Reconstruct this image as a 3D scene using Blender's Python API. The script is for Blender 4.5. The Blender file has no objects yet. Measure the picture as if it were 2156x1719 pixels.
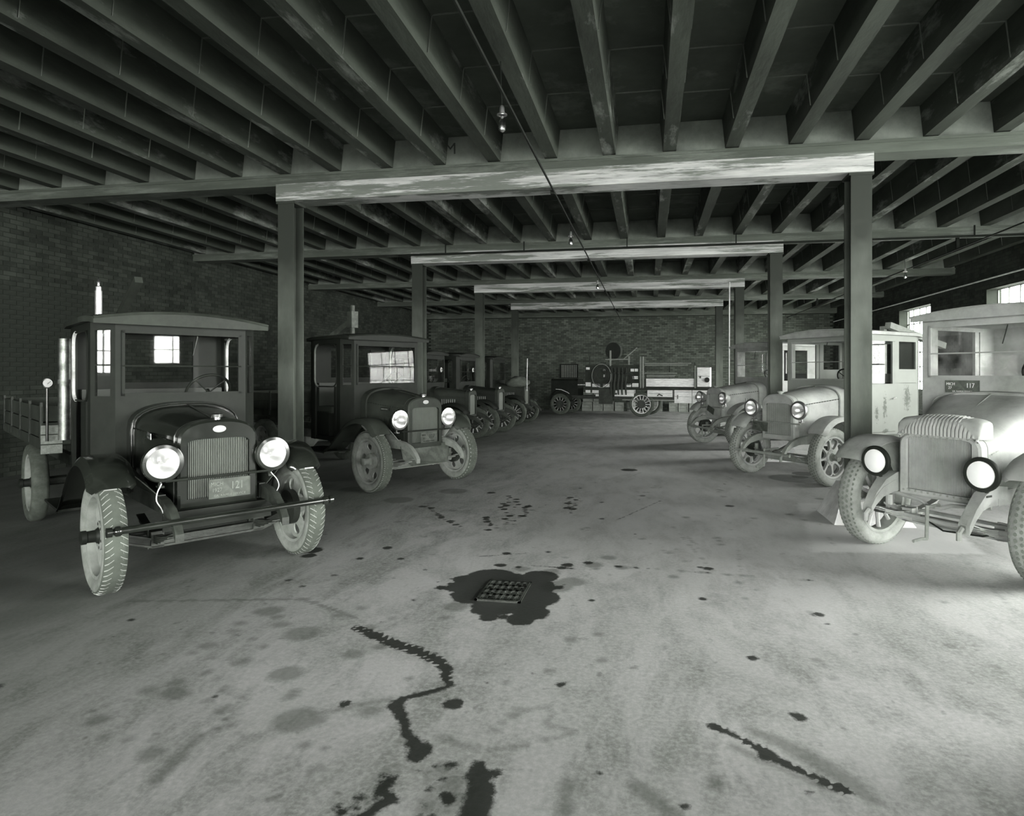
import bpy, math, random
import numpy as np
from mathutils import Vector, Matrix
PI = math.pi
random.seed(7)
rng = np.random.default_rng(7)
SC = bpy.context.scene
COL = SC.collection

# ------------------------------------------------------------------ camera
cam_d = bpy.data.cameras.new('camera'); cam = bpy.data.objects.new('camera', cam_d); COL.objects.link(cam)
SC.camera = cam
YAW = math.radians(9.947)
cam.location = (0, 0, 1.6); cam.rotation_euler = (PI/2, 0, YAW)
cam_d.sensor_width = 36; cam_d.lens = 1340/2156*36
cam_d.shift_x = (1078-1130)/2156; cam_d.shift_y = -(859.5-786)/2156
cam_d.clip_start = .05; cam_d.clip_end = 300

# ------------------------------------------------------------------ view, world, daylight
SC.view_settings.view_transform = 'Standard'; SC.view_settings.look = 'None'
SC.view_settings.gamma = 1; SC.view_settings.use_curve_mapping = False
SC.view_settings.exposure = 2.15
SC.cycles.max_bounces = 10; SC.cycles.diffuse_bounces = 7; SC.cycles.transparent_max_bounces = 12
SC.cycles.caustics_reflective = False; SC.cycles.caustics_refractive = False
SC.cycles.sample_clamp_indirect = 6
SKY = 9.0
w = bpy.data.worlds.new('overcast_sky'); SC.world = w; w.use_nodes = True
bg = w.node_tree.nodes['Background']; bg.inputs[0].default_value = (.98, 1, .95, 1); bg.inputs[1].default_value = SKY
w.cycles.sampling_method = 'AUTOMATIC'
XL, XR, YF, YB = -9.75, 7.4, -13.5, 27.4          # room
ZJ, ZS = 4.19, 4.53                              # joist underside, slab underside
ROWS = [-11.53, -6.76, -1.99, 2.78, 7.56, 12.33, 17.10, 21.88]  # girder front faces
WZ0, WZ1 = .95, 3.45
WIN = [(.35, 1.25, 1.85, 2.55)]+[(a, a+2.15, WZ0, WZ1) for a in (-12.8, -8.0, -3.6, 8.8, 13.5, 18.5, 23.3)]  # the unseen windows behind the camera are added to brighten the floor
WIN.append((3.2, 7.2, 0, 3.6))     # last: unseen doorway opening on the right, added to light the floor
WINL = [(-3.9, -2.0, 1.6, 3.0)]
DOORX = (-5.5, 7.2); DOORZ = 4.1
def portal(name, loc, rot, sx, sy):
    l = bpy.data.lights.new(name, 'AREA'); l.shape = 'RECTANGLE'; l.size = sx; l.size_y = sy
    l.cycles.is_portal = True
    o = bpy.data.objects.new(name, l); o.location = loc; o.rotation_euler = rot; COL.objects.link(o)
for a, b, c, d in WIN: portal('daylight_portal', (XR+.34, (a+b)/2, (c+d)/2), (0, PI/2, 0), d-c, b-a)
for a, b, c, d in WINL: portal('daylight_portal', (XL-.34, (a+b)/2, (c+d)/2), (0, -PI/2, 0), d-c, b-a)
portal('daylight_portal', ((DOORX[0]+DOORX[1])/2, YF-.05, DOORZ/2), (PI/2, 0, 0), DOORX[1]-DOORX[0], DOORZ)

# ------------------------------------------------------------------ materials
def tint(v):
    k = max(0, 1-v/.45)
    return (v*(1-.14*k), v, v*(1-.18*k), 1)
def mat(name, v, rough=.8, metal=0, dust=0, dustv=.3, scale=6, var=.25, bump=0, spec=.5, stretch=(1, 1, 1), bscale=None, coat=0, isl=0, dcon=(.45, .7), world=False):
    m = bpy.data.materials.new(name); m.use_nodes = True; nt = m.node_tree; N = nt.nodes; L = nt.links
    p = N['Principled BSDF']; p.inputs['Roughness'].default_value = rough; p.inputs['Metallic'].default_value = metal
    p.inputs['Specular IOR Level'].default_value = spec; p.inputs['Coat Weight'].default_value = coat; p.inputs['Coat Roughness'].default_value = .12
    tc = N.new('ShaderNodeTexCoord'); mp = N.new('ShaderNodeMapping'); mp.inputs['Scale'].default_value = stretch
    L.new(N.new('ShaderNodeNewGeometry').outputs['Position'] if world else tc.outputs['Object'], mp.inputs[0])
    n1 = N.new('ShaderNodeTexNoise'); n1.inputs['Scale'].default_value = scale; n1.inputs['Detail'].default_value = 6; n1.inputs['Roughness'].default_value = .65
    L.new(mp.outputs[0], n1.inputs[0])
    mr = N.new('ShaderNodeMapRange'); mr.inputs[1].default_value = .3; mr.inputs[2].default_value = .7; mr.inputs[3].default_value = 1-var; mr.inputs[4].default_value = 1+var
    L.new(n1.outputs[0], mr.inputs[0])
    mul = N.new('ShaderNodeVectorMath'); mul.operation = 'SCALE'; mul.inputs[0].default_value = tint(v)[:3]
    if isl:
        g = N.new('ShaderNodeNewGeometry'); a = N.new('ShaderNodeMath'); a.operation = 'MULTIPLY_ADD'; a.inputs[1].default_value = isl; a.inputs[2].default_value = 1-isl/2
        L.new(g.outputs['Random Per Island'], a.inputs[0]); b = N.new('ShaderNodeMath'); b.operation = 'MULTIPLY'; L.new(a.outputs[0], b.inputs[0]); L.new(mr.outputs[0], b.inputs[1]); L.new(b.outputs[0], mul.inputs['Scale'])
    else: L.new(mr.outputs[0], mul.inputs['Scale'])
    col = mul.outputs[0]
    if dust:
        n2 = N.new('ShaderNodeTexNoise'); n2.inputs['Scale'].default_value = scale*.6; n2.inputs['Detail'].default_value = 8; n2.inputs['Roughness'].default_value = .7
        L.new(mp.outputs[0], n2.inputs[0])
        m2 = N.new('ShaderNodeMapRange'); m2.inputs[1].default_value = dcon[0]; m2.inputs[2].default_value = dcon[1]; m2.inputs[3].default_value = 0; m2.inputs[4].default_value = dust
        L.new(n2.outputs[0], m2.inputs[0])
        mx = N.new('ShaderNodeMix'); mx.data_type = 'RGBA'; L.new(m2.outputs[0], mx.inputs[0]); L.new(col, mx.inputs[6]); mx.inputs[7].default_value = tint(dustv); col = mx.outputs[2]
        rr = N.new('ShaderNodeMapRange'); rr.inputs[3].default_value = rough; rr.inputs[4].default_value = max(rough, .85); L.new(m2.outputs[0], rr.inputs[0]); L.new(rr.outputs[0], p.inputs['Roughness'])
    L.new(col, p.inputs['Base Color'])
    if bump:
        nb = N.new('ShaderNodeTexNoise'); nb.inputs['Scale'].default_value = bscale or scale*5; nb.inputs['Detail'].default_value = 5
        L.new(mp.outputs[0], nb.inputs[0]); b = N.new('ShaderNodeBump'); b.inputs['Strength'].default_value = bump; b.inputs['Distance'].default_value = .01
        L.new(nb.outputs[0], b.inputs['Height']); L.new(b.outputs[0], p.inputs['Normal'])
    return m
M = {}
M['black'] = mat('black_enamel', .014, .16, dust=.35, dustv=.06, scale=3, coat=.6, dcon=(.5, .8))
M['blackdull'] = mat('dull_black_paint', .016, .5, spec=.2, dust=.5, dustv=.035, scale=4)
M['blackdusty'] = mat('dusty_black_enamel', .02, .38, spec=.2, dust=.8, dustv=.07, scale=3, dcon=(.35, .7))
M['chassis'] = mat('oily_chassis_iron', .025, .45, dust=.6, dustv=.09, scale=9, bump=.3)
M['grey'] = mat('dusty_grey_paint', .27, .62, dust=.8, dustv=.48, scale=3.5, var=.3, bump=.15, dcon=(.35, .75))
M['greyd'] = mat('dusty_grey_chassis', .22, .85, spec=.2, dust=.7, dustv=.36, scale=8, bump=.3, dcon=(.35, .7))
M['cream'] = mat('pale_cab_paint', .27, .6, dust=.6, dustv=.16, scale=2.4, var=.08, dcon=(.6, .75))
M['tire'] = mat('dusty_tire_rubber', .17, .9, spec=.2, dust=.7, dustv=.34, scale=14, bump=.2, dcon=(.3, .7))
M['tiredark'] = mat('grey_tire_rubber', .08, .9, spec=.2, dust=.6, dustv=.16, scale=14)
M['tiregrey'] = mat('dust_caked_tire_rubber', .21, .95, spec=.2, dust=.8, dustv=.38, scale=12, bump=.3, dcon=(.3, .7))
M['tread'] = mat('tread_dust', .32, .95)
M['treadd'] = mat('tread_rubber', .095, .95, spec=.2)
M['knob'] = mat('worn_tread_knobs', .17, .95, var=.3)
M['galv'] = mat('galvanised_sheet', .3, .45, metal=1, var=.6, scale=12)
M['blackdust2'] = M['blackdull']
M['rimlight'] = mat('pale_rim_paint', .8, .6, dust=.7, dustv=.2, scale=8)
M['rimdark'] = mat('dark_rim_paint', .07, .5, dust=.8, dustv=.22, scale=7)
M['spoke'] = mat('spoke_wood', .4, .7)
M['chrome'] = mat('nickel_plate', .75, .18, metal=1, var=.05)
M['dullnickel'] = mat('dull_nickel', .5, .4, metal=1, var=.1)
M['refl'] = mat('silvered_reflector', .95, .34, metal=1, var=.03)
M['white'] = mat('white_enamel', .45, .4, var=.03)
M['lensw'] = mat('frosted_lens', .92, .25, var=.04)
M['grille'] = mat('radiator_bars', .17, .45, var=.1)
M['grillelt'] = mat('dusty_radiator_core', .30, .8, var=.12, scale=9)
M['core'] = mat('radiator_core', .03, .8)
M['plate'] = mat('plate_enamel', .06, .5, dust=.6, dustv=.16, scale=20)
M['plate_txt'] = mat('plate_characters', .2, .5)
M['platelt'] = mat('worn_plate_enamel', .09, .6, dust=.5, dustv=.2, scale=30)
M['wood'] = mat('body_planks', .25, .7, dust=.6, dustv=.12, scale=5, stretch=(1, 8, 8))
M['woodl'] = mat('pale_body_planks', .82, .65, dust=.3, dustv=.25, scale=5, stretch=(1, 6, 6))
M['woodd'] = mat('dark_body_planks', .035, .8, spec=.2, dust=.5, dustv=.08, scale=5)
M['canvas'] = mat('dark_canvas', .08, .9, dust=.6, dustv=.16, scale=9)
M['rope'] = mat('coiled_cable', .03, .8, dust=.4, dustv=.12)
M['leather'] = mat('seat_leather', .04, .5)
M['pipe'] = mat('iron_pipe', .015, .8, spec=.15)
M['pipel'] = mat('pale_painted_pipe', .6, .4)
M['crate'] = mat('crate_boards', .26, .85, dust=.5, dustv=.07, scale=9, isl=.6)
M['brickm'] = mat('mortar', .026, .95, spec=.1)
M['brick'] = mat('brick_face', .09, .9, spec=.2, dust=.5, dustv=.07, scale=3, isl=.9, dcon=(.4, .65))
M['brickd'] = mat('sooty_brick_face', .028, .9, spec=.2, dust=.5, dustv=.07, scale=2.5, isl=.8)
M['joist'] = mat('joist_concrete', .058, .95, dust=.9, dustv=.30, scale=1.1, var=.4, bump=.35, bscale=14, stretch=(2.2, .6, 2), dcon=(.55, .66), spec=.2, world=True)
M['slab'] = mat('slab_concrete', .075, .9, dust=.6, dustv=.2, scale=1.6, bump=.2, bscale=12, spec=.2, dcon=(.55,.7))
M['girder'] = mat('whitewashed_girder', .42, .85, dust=.9, dustv=.13, scale=3.2, var=.4, bump=.6, bscale=16, stretch=(.32, 1, 5), dcon=(.49, .55), spec=.2)
M['block'] = mat('whitewashed_infill', .2, .9, dust=.8, dustv=.07, scale=2, var=.3, bump=.3, dcon=(.42, .7))
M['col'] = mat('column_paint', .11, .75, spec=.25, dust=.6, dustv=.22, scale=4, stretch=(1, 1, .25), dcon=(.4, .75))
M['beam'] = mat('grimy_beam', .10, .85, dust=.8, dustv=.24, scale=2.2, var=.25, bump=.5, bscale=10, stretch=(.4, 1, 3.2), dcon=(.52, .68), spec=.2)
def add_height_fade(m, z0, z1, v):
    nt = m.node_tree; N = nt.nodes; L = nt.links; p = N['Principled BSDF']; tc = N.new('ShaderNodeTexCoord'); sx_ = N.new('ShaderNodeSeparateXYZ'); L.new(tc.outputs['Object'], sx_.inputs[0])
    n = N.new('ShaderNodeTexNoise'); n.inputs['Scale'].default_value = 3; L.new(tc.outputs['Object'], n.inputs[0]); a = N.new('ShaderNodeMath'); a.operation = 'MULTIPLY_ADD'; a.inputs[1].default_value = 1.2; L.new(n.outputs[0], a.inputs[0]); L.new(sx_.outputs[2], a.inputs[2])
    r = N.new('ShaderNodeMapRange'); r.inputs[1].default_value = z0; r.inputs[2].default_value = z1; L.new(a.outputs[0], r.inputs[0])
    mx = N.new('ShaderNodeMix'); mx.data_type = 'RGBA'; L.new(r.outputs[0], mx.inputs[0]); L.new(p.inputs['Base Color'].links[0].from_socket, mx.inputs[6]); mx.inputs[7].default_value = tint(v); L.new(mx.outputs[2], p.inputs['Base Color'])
add_height_fade(M['col'], 2.3, 3.9, .03)   # column colour darkens towards the top
M['plinth'] = mat('plinth_concrete', .85, .9, dust=.4, dustv=.6, scale=5, bump=.3)
M['frame'] = mat('window_steel', .05, .6)
M['ground'] = mat('yard_ground', .35, .95)
def glass_mat(name, dirt=0., gloss=.5, dv=.4, gmax=.8, dmin=0):
    m = bpy.data.materials.new(name); m.use_nodes = True; nt = m.node_tree; N = nt.nodes; L = nt.links; N.remove(N['Principled BSDF'])
    out = N['Material Output']; tr = N.new('ShaderNodeBsdfTransparent'); gl = N.new('ShaderNodeBsdfGlossy'); gl.inputs['Roughness'].default_value = .02
    fr = N.new('ShaderNodeLayerWeight'); fr.inputs[0].default_value = .5
    pw_ = N.new('ShaderNodeMath'); pw_.operation = 'POWER'; pw_.inputs[1].default_value = 4; L.new(fr.outputs['Facing'], pw_.inputs[0])
    mu = N.new('ShaderNodeMath'); mu.operation = 'MULTIPLY_ADD'; mu.inputs[1].default_value = gmax; mu.inputs[2].default_value = gloss*.1; mu.use_clamp = True; L.new(pw_.outputs[0], mu.inputs[0])
    mx = N.new('ShaderNodeMixShader'); L.new(mu.outputs[0], mx.inputs[0]); L.new(tr.outputs[0], mx.inputs[1]); L.new(gl.outputs[0], mx.inputs[2])
    last = mx
    if dirt:
        tc = N.new('ShaderNodeTexCoord'); n = N.new('ShaderNodeTexNoise'); n.inputs['Scale'].default_value = 5; n.inputs['Detail'].default_value = 7; L.new(tc.outputs['Object'], n.inputs[0])
        mr = N.new('ShaderNodeMapRange'); mr.inputs[1].default_value = .35; mr.inputs[2].default_value = .75; mr.inputs[3].default_value = dirt*dmin; mr.inputs[4].default_value = dirt; L.new(n.outputs[0], mr.inputs[0])
        df = N.new('ShaderNodeBsdfDiffuse'); df.inputs[0].default_value = tint(dv)
        m2 = N.new('ShaderNodeMixShader'); L.new(mr.outputs[0], m2.inputs[0]); L.new(mx.outputs[0], m2.inputs[1]); L.new(df.outputs[0], m2.inputs[2]); last = m2
    L.new(last.outputs[0], out.inputs[0]); return m
M['glass'] = glass_mat('clear_glass', 0, .3)
M['glassd'] = glass_mat('dusty_glass', .3, .4)
M['winglass'] = glass_mat('grimy_window_glass', .12, .1, gmax=.1)
M['winglassd'] = glass_mat('dimming_window_glass', .5, .1, dv=.3, gmax=.1, dmin=.9)  # darkened panes, added to dim one unseen window's reflection in a windshield
M['lens'] = glass_mat('lamp_lens', .3, .3, .9)

# ------------------------------------------------------------------ mesh helpers
V = Vector
class MB:
    def __init__(s): s.v = []; s.f = []
    def add(s, vs, fs):
        o = len(s.v); s.v += [tuple(p) for p in vs]; s.f += [tuple(i+o for i in f) for f in fs]; return s
    def box(s, x0, x1, y0, y1, z0, z1):
        return s.add([(x0,y0,z0),(x1,y0,z0),(x1,y1,z0),(x0,y1,z0),(x0,y0,z1),(x1,y0,z1),(x1,y1,z1),(x0,y1,z1)],
                     [(0,3,2,1),(4,5,6,7),(0,1,5,4),(1,2,6,5),(2,3,7,6),(3,0,4,7)])
    def obox(s, O, U, W, N):
        O, U, W, N = V(O), V(U), V(W), V(N)
        return s.add([O, O+U, O+U+W, O+W, O+N, O+U+N, O+U+W+N, O+W+N], [(0,3,2,1),(4,5,6,7),(0,1,5,4),(1,2,6,5),(2,3,7,6),(3,0,4,7)])
    def loft(s, rings, closed=True, caps=True, cyc=False):
        n = len(rings[0]); o = len(s.v)
        for r in rings: s.v += [tuple(p) for p in r]
        R = len(rings)
        for a in range(R if cyc else R-1):
            b = (a+1) % R
            for i in range(n if closed else n-1):
                j = (i+1) % n; s.f.append((o+a*n+i, o+a*n+j, o+b*n+j, o+b*n+i))
        if caps and not cyc:
            s.f.append(tuple(o+i for i in reversed(range(n)))); s.f.append(tuple(o+(R-1)*n+i for i in range(n)))
        return s
    def tube(s, pts, r, n=8, caps=True, cyc=False):
        pts = [V(p) for p in pts]; rings = []; up = None; K = len(pts)
        for i, p in enumerate(pts):
            if cyc: d = pts[(i+1) % K]-pts[i-1]
            else: d = pts[min(i+1, K-1)]-pts[max(i-1, 0)]
            d.normalize()
            if up is None: up = V((0,0,1)) if abs(d.z) < .9 else V((1,0,0))
            a = d.cross(up).normalized(); up = a.cross(d).normalized()
            rr = r[i] if isinstance(r, (list, tuple)) else r
            rings.append([p+a*math.cos(t)*rr+up*math.sin(t)*rr for t in [2*PI*k/n for k in range(n)]])
        return s.loft(rings, True, caps, cyc)
    def lathe(s, prof, c=(0,0,0), axis='y', n=24, closed=False, caps=False):
        c = V(c); rings = []
        for r, h in prof:
            ring = []
            for k in range(n):
                a = 2*PI*k/n; ca, sa = r*math.cos(a), r*math.sin(a)
                ring.append(c+V({'y': (ca, h, sa), 'x': (h, ca, sa), 'z': (ca, sa, h)}[axis]))
            rings.append(ring)
        return s.loft(rings, True, caps, closed)
    def disc(s, c, r, axis='x', h=.01, n=20, sq=1):
        return s.lathe([(r, -h/2), (r, h/2)], c, axis, n, caps=True)
    def poly(s, pts, N):
        N = V(N); n = len(pts); a = [V(p) for p in pts]; b = [p+N for p in a]
        return s.add(a+b, [tuple(reversed(range(n))), tuple(range(n, 2*n))]+[(i, (i+1) % n, n+(i+1) % n, n+i) for i in range(n)])
    def panel(s, O, U, W, N, lu, lw, holes=()):
        us = sorted({0, lu, *[h[i] for h in holes for i in (0, 1)]}); ws = sorted({0, lw, *[h[i] for h in holes for i in (2, 3)]})
        O, U, W, N = V(O), V(U), V(W), V(N)
        for i in range(len(us)-1):
            for j in range(len(ws)-1):
                cu, cw = (us[i]+us[i+1])/2, (ws[j]+ws[j+1])/2
                if any(h[0] < cu < h[1] and h[2] < cw < h[3] for h in holes): continue
                s.obox(O+U*us[i]+W*ws[j], U*(us[i+1]-us[i]), W*(ws[j+1]-ws[j]), N)
        return s
    def build(s, name, m, parent=None, smooth=35, loc=None, rotz=0, **props):
        me = bpy.data.meshes.new(name); me.from_pydata(s.v, [], s.f); me.update()
        if m: me.materials.append(M[m] if isinstance(m, str) else m)
        o = bpy.data.objects.new(name, me); COL.objects.link(o)
        if smooth:
            me.polygons.foreach_set('use_smooth', [True]*len(me.polygons)); me.set_sharp_from_angle(angle=math.radians(smooth))
        if parent: o.parent = parent
        if loc: o.location = loc
        if rotz: o.rotation_euler = (0, 0, rotz)
        for k, v in props.items(): o[k] = v
        return o
def copy(o, parent=None, loc=None, rot=None, name=None):
    c = o.copy(); COL.objects.link(c)
    if parent is not None: c.parent = parent
    if loc is not None: c.location = loc
    if rot is not None: c.rotation_euler = rot
    for ch in [x for x in o.children]: copy(ch, c)
    return c
def empty(name, loc, rz=0, **props):
    o = bpy.data.objects.new(name, None); o.location = loc; o.rotation_euler = (0, 0, rz); o.empty_display_size = .2; COL.objects.link(o)
    for k, v in props.items(): o[k] = v
    return o
def text(name, s, size, loc, rot, m, parent, ext=.0015, sx=1):
    c = bpy.data.curves.new(name, 'FONT'); c.body = s; c.size = size; c.extrude = ext; c.align_x = 'CENTER'; c.align_y = 'CENTER'; c.materials.append(M[m])
    tmp = bpy.data.objects.new('tmp', c); COL.objects.link(tmp); dg = bpy.context.evaluated_depsgraph_get(); me = bpy.data.meshes.new_from_object(tmp.evaluated_get(dg)); bpy.data.objects.remove(tmp)
    o = bpy.data.objects.new(name, me); o.location = loc; o.rotation_euler = rot; o.scale = (sx, 1, 1); o.parent = parent; o['kind'] = 'stuff'; COL.objects.link(o); return o
FRONT = (PI/2, 0, PI/2)

def arch(x, w, zb, zs, zt, n=14, p=2.4, nb=4):
    """closed ring in a plane of constant x: up one side, over a rounded top, down the other, back along the bottom"""
    pts = [(x, -w, zb), (x, -w, (zb+zs)/2)]
    for k in range(n+1):
        t = PI*k/n; c, s_ = math.cos(t), math.sin(t)
        pts.append((x, -w*math.copysign(abs(c)**(2/p), c), zs+(zt-zs)*abs(s_)**(2/p)))
    pts += [(x, w, (zb+zs)/2), (x, w, zb)]
    for k in range(1, nb): pts.append((x, w-2*w*k/nb, zb))
    return pts

# ------------------------------------------------------------------ room
def struct(o): o['kind'] = 'structure'; return o
# floor: fine grid where the stains are, their shapes carried as an attribute
fx0, fx1, fy0, fy1, fs = -4.4, 4.2, 1.6, 12.4, .03
xs = np.concatenate([[XL], np.arange(fx0, -2.2, fs), np.arange(-2.2, 1.1, .015), np.arange(1.1, fx1+.001, fs), [XR]]); ys = np.concatenate([[YF], np.arange(fy0, 5.4, .015), np.arange(5.4, fy1+.001, fs), np.arange(12.8, 20, .5), [YB]])
X, Y = np.meshgrid(xs, ys); nx, ny = len(xs), len(ys)
dark = np.full(X.shape, -1.0); faint = np.full(X.shape, -1.0); pale = np.full(X.shape, -1.0)
def blob(A, x, y, r, e=1.0):
    d = np.sqrt((X-x)**2+((Y-y)/e)**2); A[:] = np.maximum(A, (r-d)/SO)
SO = .035
def path(A, pts, r, tread=0):
    s0 = 0
    for i in range(len(pts)-1):
        (ax, ay), (bx, by) = pts[i], pts[i+1]; dx, dy = bx-ax, by-ay; L2 = dx*dx+dy*dy
        t = np.clip(((X-ax)*dx+(Y-ay)*dy)/L2, 0, 1); d = np.hypot(X-ax-t*dx, Y-ay-t*dy)
        sd = ((X-ax)*dy-(Y-ay)*dx)/math.sqrt(L2); sl = s0+t*math.sqrt(L2); s0 += math.sqrt(L2)
        r0 = r[i] if isinstance(r, list) else r; r1 = r[i+1] if isinstance(r, list) else r
        vv = (r0+(r1-r0)*t-d)/SO
        if tread: vv = vv-2.2*(((sl+np.abs(sd)*.8) % .05 < .014) & (np.abs(sd) > .012))
        A[:] = np.maximum(A, vv)
for (x, y), r in zip([(-1.21,4.86),(-1.04,4.78),(-1.25,4.63),(-1.04,4.51),(-.9,4.69),(-.84,4.93),(-1.23,4.43),(-1.02,4.27),(-1.41,4.57),(-1.52,4.55),(-1.09,4.17),(-.85,4.3),(-.77,4.18),(-.82,4.05),(-1.03,4.05),(-.78,4.46),(-1.4,4.77)],
                     [.2,.2,.22,.26,.22,.15,.17,.18,.09,.05,.1,.17,.13,.1,.07,.17,.1]): blob(dark, x, y, r)
for x, y, r in [(-.68,4.72,.14),(-.58,4.85,.12),(-.77,5.06,.09),(-1.01,5.1,.08),(-1.3,4.2,.1)]: blob(faint, x, y, r)
path(dark, [(-1.8,3.74),(-1.66,3.66),(-1.48,3.56),(-1.33,3.5),(-1.16,3.4),(-1.08,3.31),(-1.06,3.23),(-1.0,3.13)], [.045,.05,.055,.055,.05,.04,.035,.03], 1)
path(dark, [(-1.0,3.13),(-1.09,3.04),(-1.18,2.97),(-1.2,2.9),(-1.15,2.84),(-1.1,2.76),(-1.05,2.68),(-1.0,2.62)], [.025,.022,.03,.045,.035,.03,.025,.04])
blob(dark, -.95, 2.56, .058, 1.3)
path(faint, [(-.63,2.9),(-.6,2.94),(-.55,2.98),(-.48,3.01),(-.44,2.95),(-.46,2.89),(-.44,2.84),(-.39,2.85),(-.33,2.83),(-.38,2.77),(-.44,2.74),(-.48,2.75)], .022)
path(faint, [(-.66,2.62),(-.51,2.69)], .02)
for x, y, r in [(-.93,2.96,.055),(-1.44,2.87,.03),(-.44,3.24,.028),(-.82,3.2,.012),(-.6,3.33,.018),(-2.93,5.15,.07),(-2.99,5.31,.1),(-2.55,4.4,.03),(-2.74,4.51,.03),(-2.45,5.15,.04),(-2.35,5.5,.05),(-2.1,5.2,.03),(-.31,10.62,.14),(.38,4.64,.035),(-.2,2.55,.012)]: blob(dark, x, y, r)
for x, y, r in [(-.68,2.78,.035),(-.66,2.84,.025),(-.62,2.91,.045),(-.62,2.97,.025),(.26,2.57,.05),(-.34,5.54,.08),(-.21,5.28,.07),(-.45,5.31,.09),(.2,5.11,.05),(-2.1,3.6,.12),(-2.5,3.9,.1),(-1.9,3.1,.1),(-1.6,2.7,.12),(-.3,3.9,.04),(-.45,3.8,.05)]: blob(faint, x, y, r)
for _ in range(90): blob(dark if rng.random() < .35 else faint, rng.uniform(-.88, -.60), rng.uniform(2.1, 2.52), rng.uniform(.006, .035))
for _ in range(40): t = rng.random(); blob(dark if rng.random() < .5 else faint, -.97-.1*t+rng.normal(0, .03), 2.45-.35*t, rng.uniform(.008, .03))
for _ in range(50): blob(faint, rng.uniform(-2.6, -1.2), rng.uniform(2.3, 4.2), rng.uniform(.01, .07))
for _ in range(30): blob(dark, rng.normal(-1.05, .32), rng.normal(4.55, .32), rng.uniform(.01, .06))
path(dark, [(-1.0,2.36),(-1.01,2.3),(-.95,2.26),(-.99,2.2),(-1.02,2.14)], .03)
path(dark, [(-.69,2.52),(-.66,2.45),(-.63,2.36),(-.62,2.2)], [.03,.05,.06,.06])
for x, y, r in [(-.82,2.47,.05),(-.75,2.39,.07),(-.72,2.3,.07),(-.8,2.24,.06)]: blob(faint, x, y, r)
path(faint, [(-.31,2.47),(-.29,2.2)], .045); path(faint, [(-.05,2.5),(.08,2.36),(.12,2.2)], .05); path(faint, [(-1.95,2.5),(-1.9,2.2)], .04); path(faint, [(-1.55,2.75),(-1.25,2.95)], .03); path(faint, [(-3.6,3.9),(-2.4,4.15),(-1.9,3.9)], .04, 1);
for ax_, ay_, bx_, by_ in [(.2,9.5,-.7,6.2),(1.1,9.8,.6,6.0),(-.9,9.0,-1.6,6.2),(1.3,5.2,-.2,5.3),(-.2,6.4,1.2,4.3),(-2.9,3.6,-1.7,2.5)]:
    for t in rng.random(26):
        blob(faint if rng.random() < .8 else dark, ax_+(bx_-ax_)*t+rng.normal(0, .035), ay_+(by_-ay_)*t, rng.uniform(.004, .045)); path(faint, [(-.9,2.68),(-.72,2.62)], .03)
path(dark, [(.29,2.98),(.35,2.93),(.4,2.89),(.47,2.83),(.53,2.76),(.62,2.69),(.74,2.61)], [.03,.025,.016,.04,.03,.025,.04], 1)
path(faint, [(.44,2.98),(.52,2.93),(.60,2.86),(.70,2.77),(.78,2.64),(.84,2.55)], [.03,.05,.06,.065,.06,.03]); path(faint, [(.36,2.83),(.5,2.73),(.66,2.62)], .03); blob(dark, .49, 2.79, .045); blob(dark, .61, 2.57, .018); blob(dark, .13, 2.41, .018)
for i, (a, b) in enumerate([((-1.76,8.09),(-1.68,7.3)),((-1.6,7.9),(-1.52,6.66)),((-1.42,7.6),(-1.38,6.9)),((-1.03,8.22),(-.95,7.5)),((-.86,8.1),(-.9,7.24)),((-2.65,7.34),(-2.32,6.87)),((-2.4,6.95),(-1.95,6.4)),((-1.78,6.9),(-1.66,6.5))]):
    for t in np.linspace(0, 1, 9): blob(dark, a[0]+(b[0]-a[0])*t+rng.normal(0, .02), a[1]+(b[1]-a[1])*t, rng.uniform(.01, .055))
path(dark, [(-.33,6.99),(.15,8.12)], .008); path(dark, [(-1.45,5.38),(-1.06,5.56)], .012); path(dark, [(-.95,5.2),(-.6,5.18)], .012)
blob(dark, 2.3, 10.35, .12); blob(dark, 2.45, 10.7, .2); blob(faint, 2.2, 10.2, .4)
for x, y in [(-4.0,8.2),(-3.1,7.6),(-2.6,8.3)]: blob(faint, x, y, .2)
for k in range(70):   # scattered drips
    x = rng.uniform(-3.4, 2.4); y = rng.uniform(2, 9); blob(dark if k % 3 == 0 else faint, x, y, rng.uniform(.004, .03)*(1+y/6))
for _ in range(26):   # faint wheel tracks, mostly along the lane
    x = rng.uniform(-2.6, 2.6); y = rng.uniform(2, 10); a = rng.normal(PI/2, .35); l = rng.uniform(.4, 1.6)
    n_ = int(l/.07)
    for t in range(n_): blob(faint, x+math.cos(a)*t*.07, y+math.sin(a)*t*.07, rng.uniform(-.02, .035))
px_, py_ = [1.42,2.95,3.3,1.8], [6.0,6.2,8.4,8.3]   # pale patch of newer concrete round the column
ins = np.full(X.shape, 1e9)
for i in range(4):
    j = (i+1) % 4; ex, ey = px_[j]-px_[i], py_[j]-py_[i]; l = math.hypot(ex, ey); ins = np.minimum(ins, (ex*(Y-py_[i])-ey*(X-px_[i]))/l)
pale = ins/.12
path(pale, [(-2.76,4.63),(4.2,4.5)], -.055); path(pale, [(-1.0,2.0),(-1.07,3.6)], -.05)
tot = nx*ny
idx = np.arange(tot).reshape(ny, nx)
faces = np.stack([idx[:-1,:-1], idx[:-1,1:], idx[1:,1:], idx[1:,:-1]], -1).reshape(-1, 4)
me = bpy.data.meshes.new('floor'); me.vertices.add(tot); me.vertices.foreach_set('co', np.stack([X, Y, np.zeros_like(X)], -1).ravel())
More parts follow.
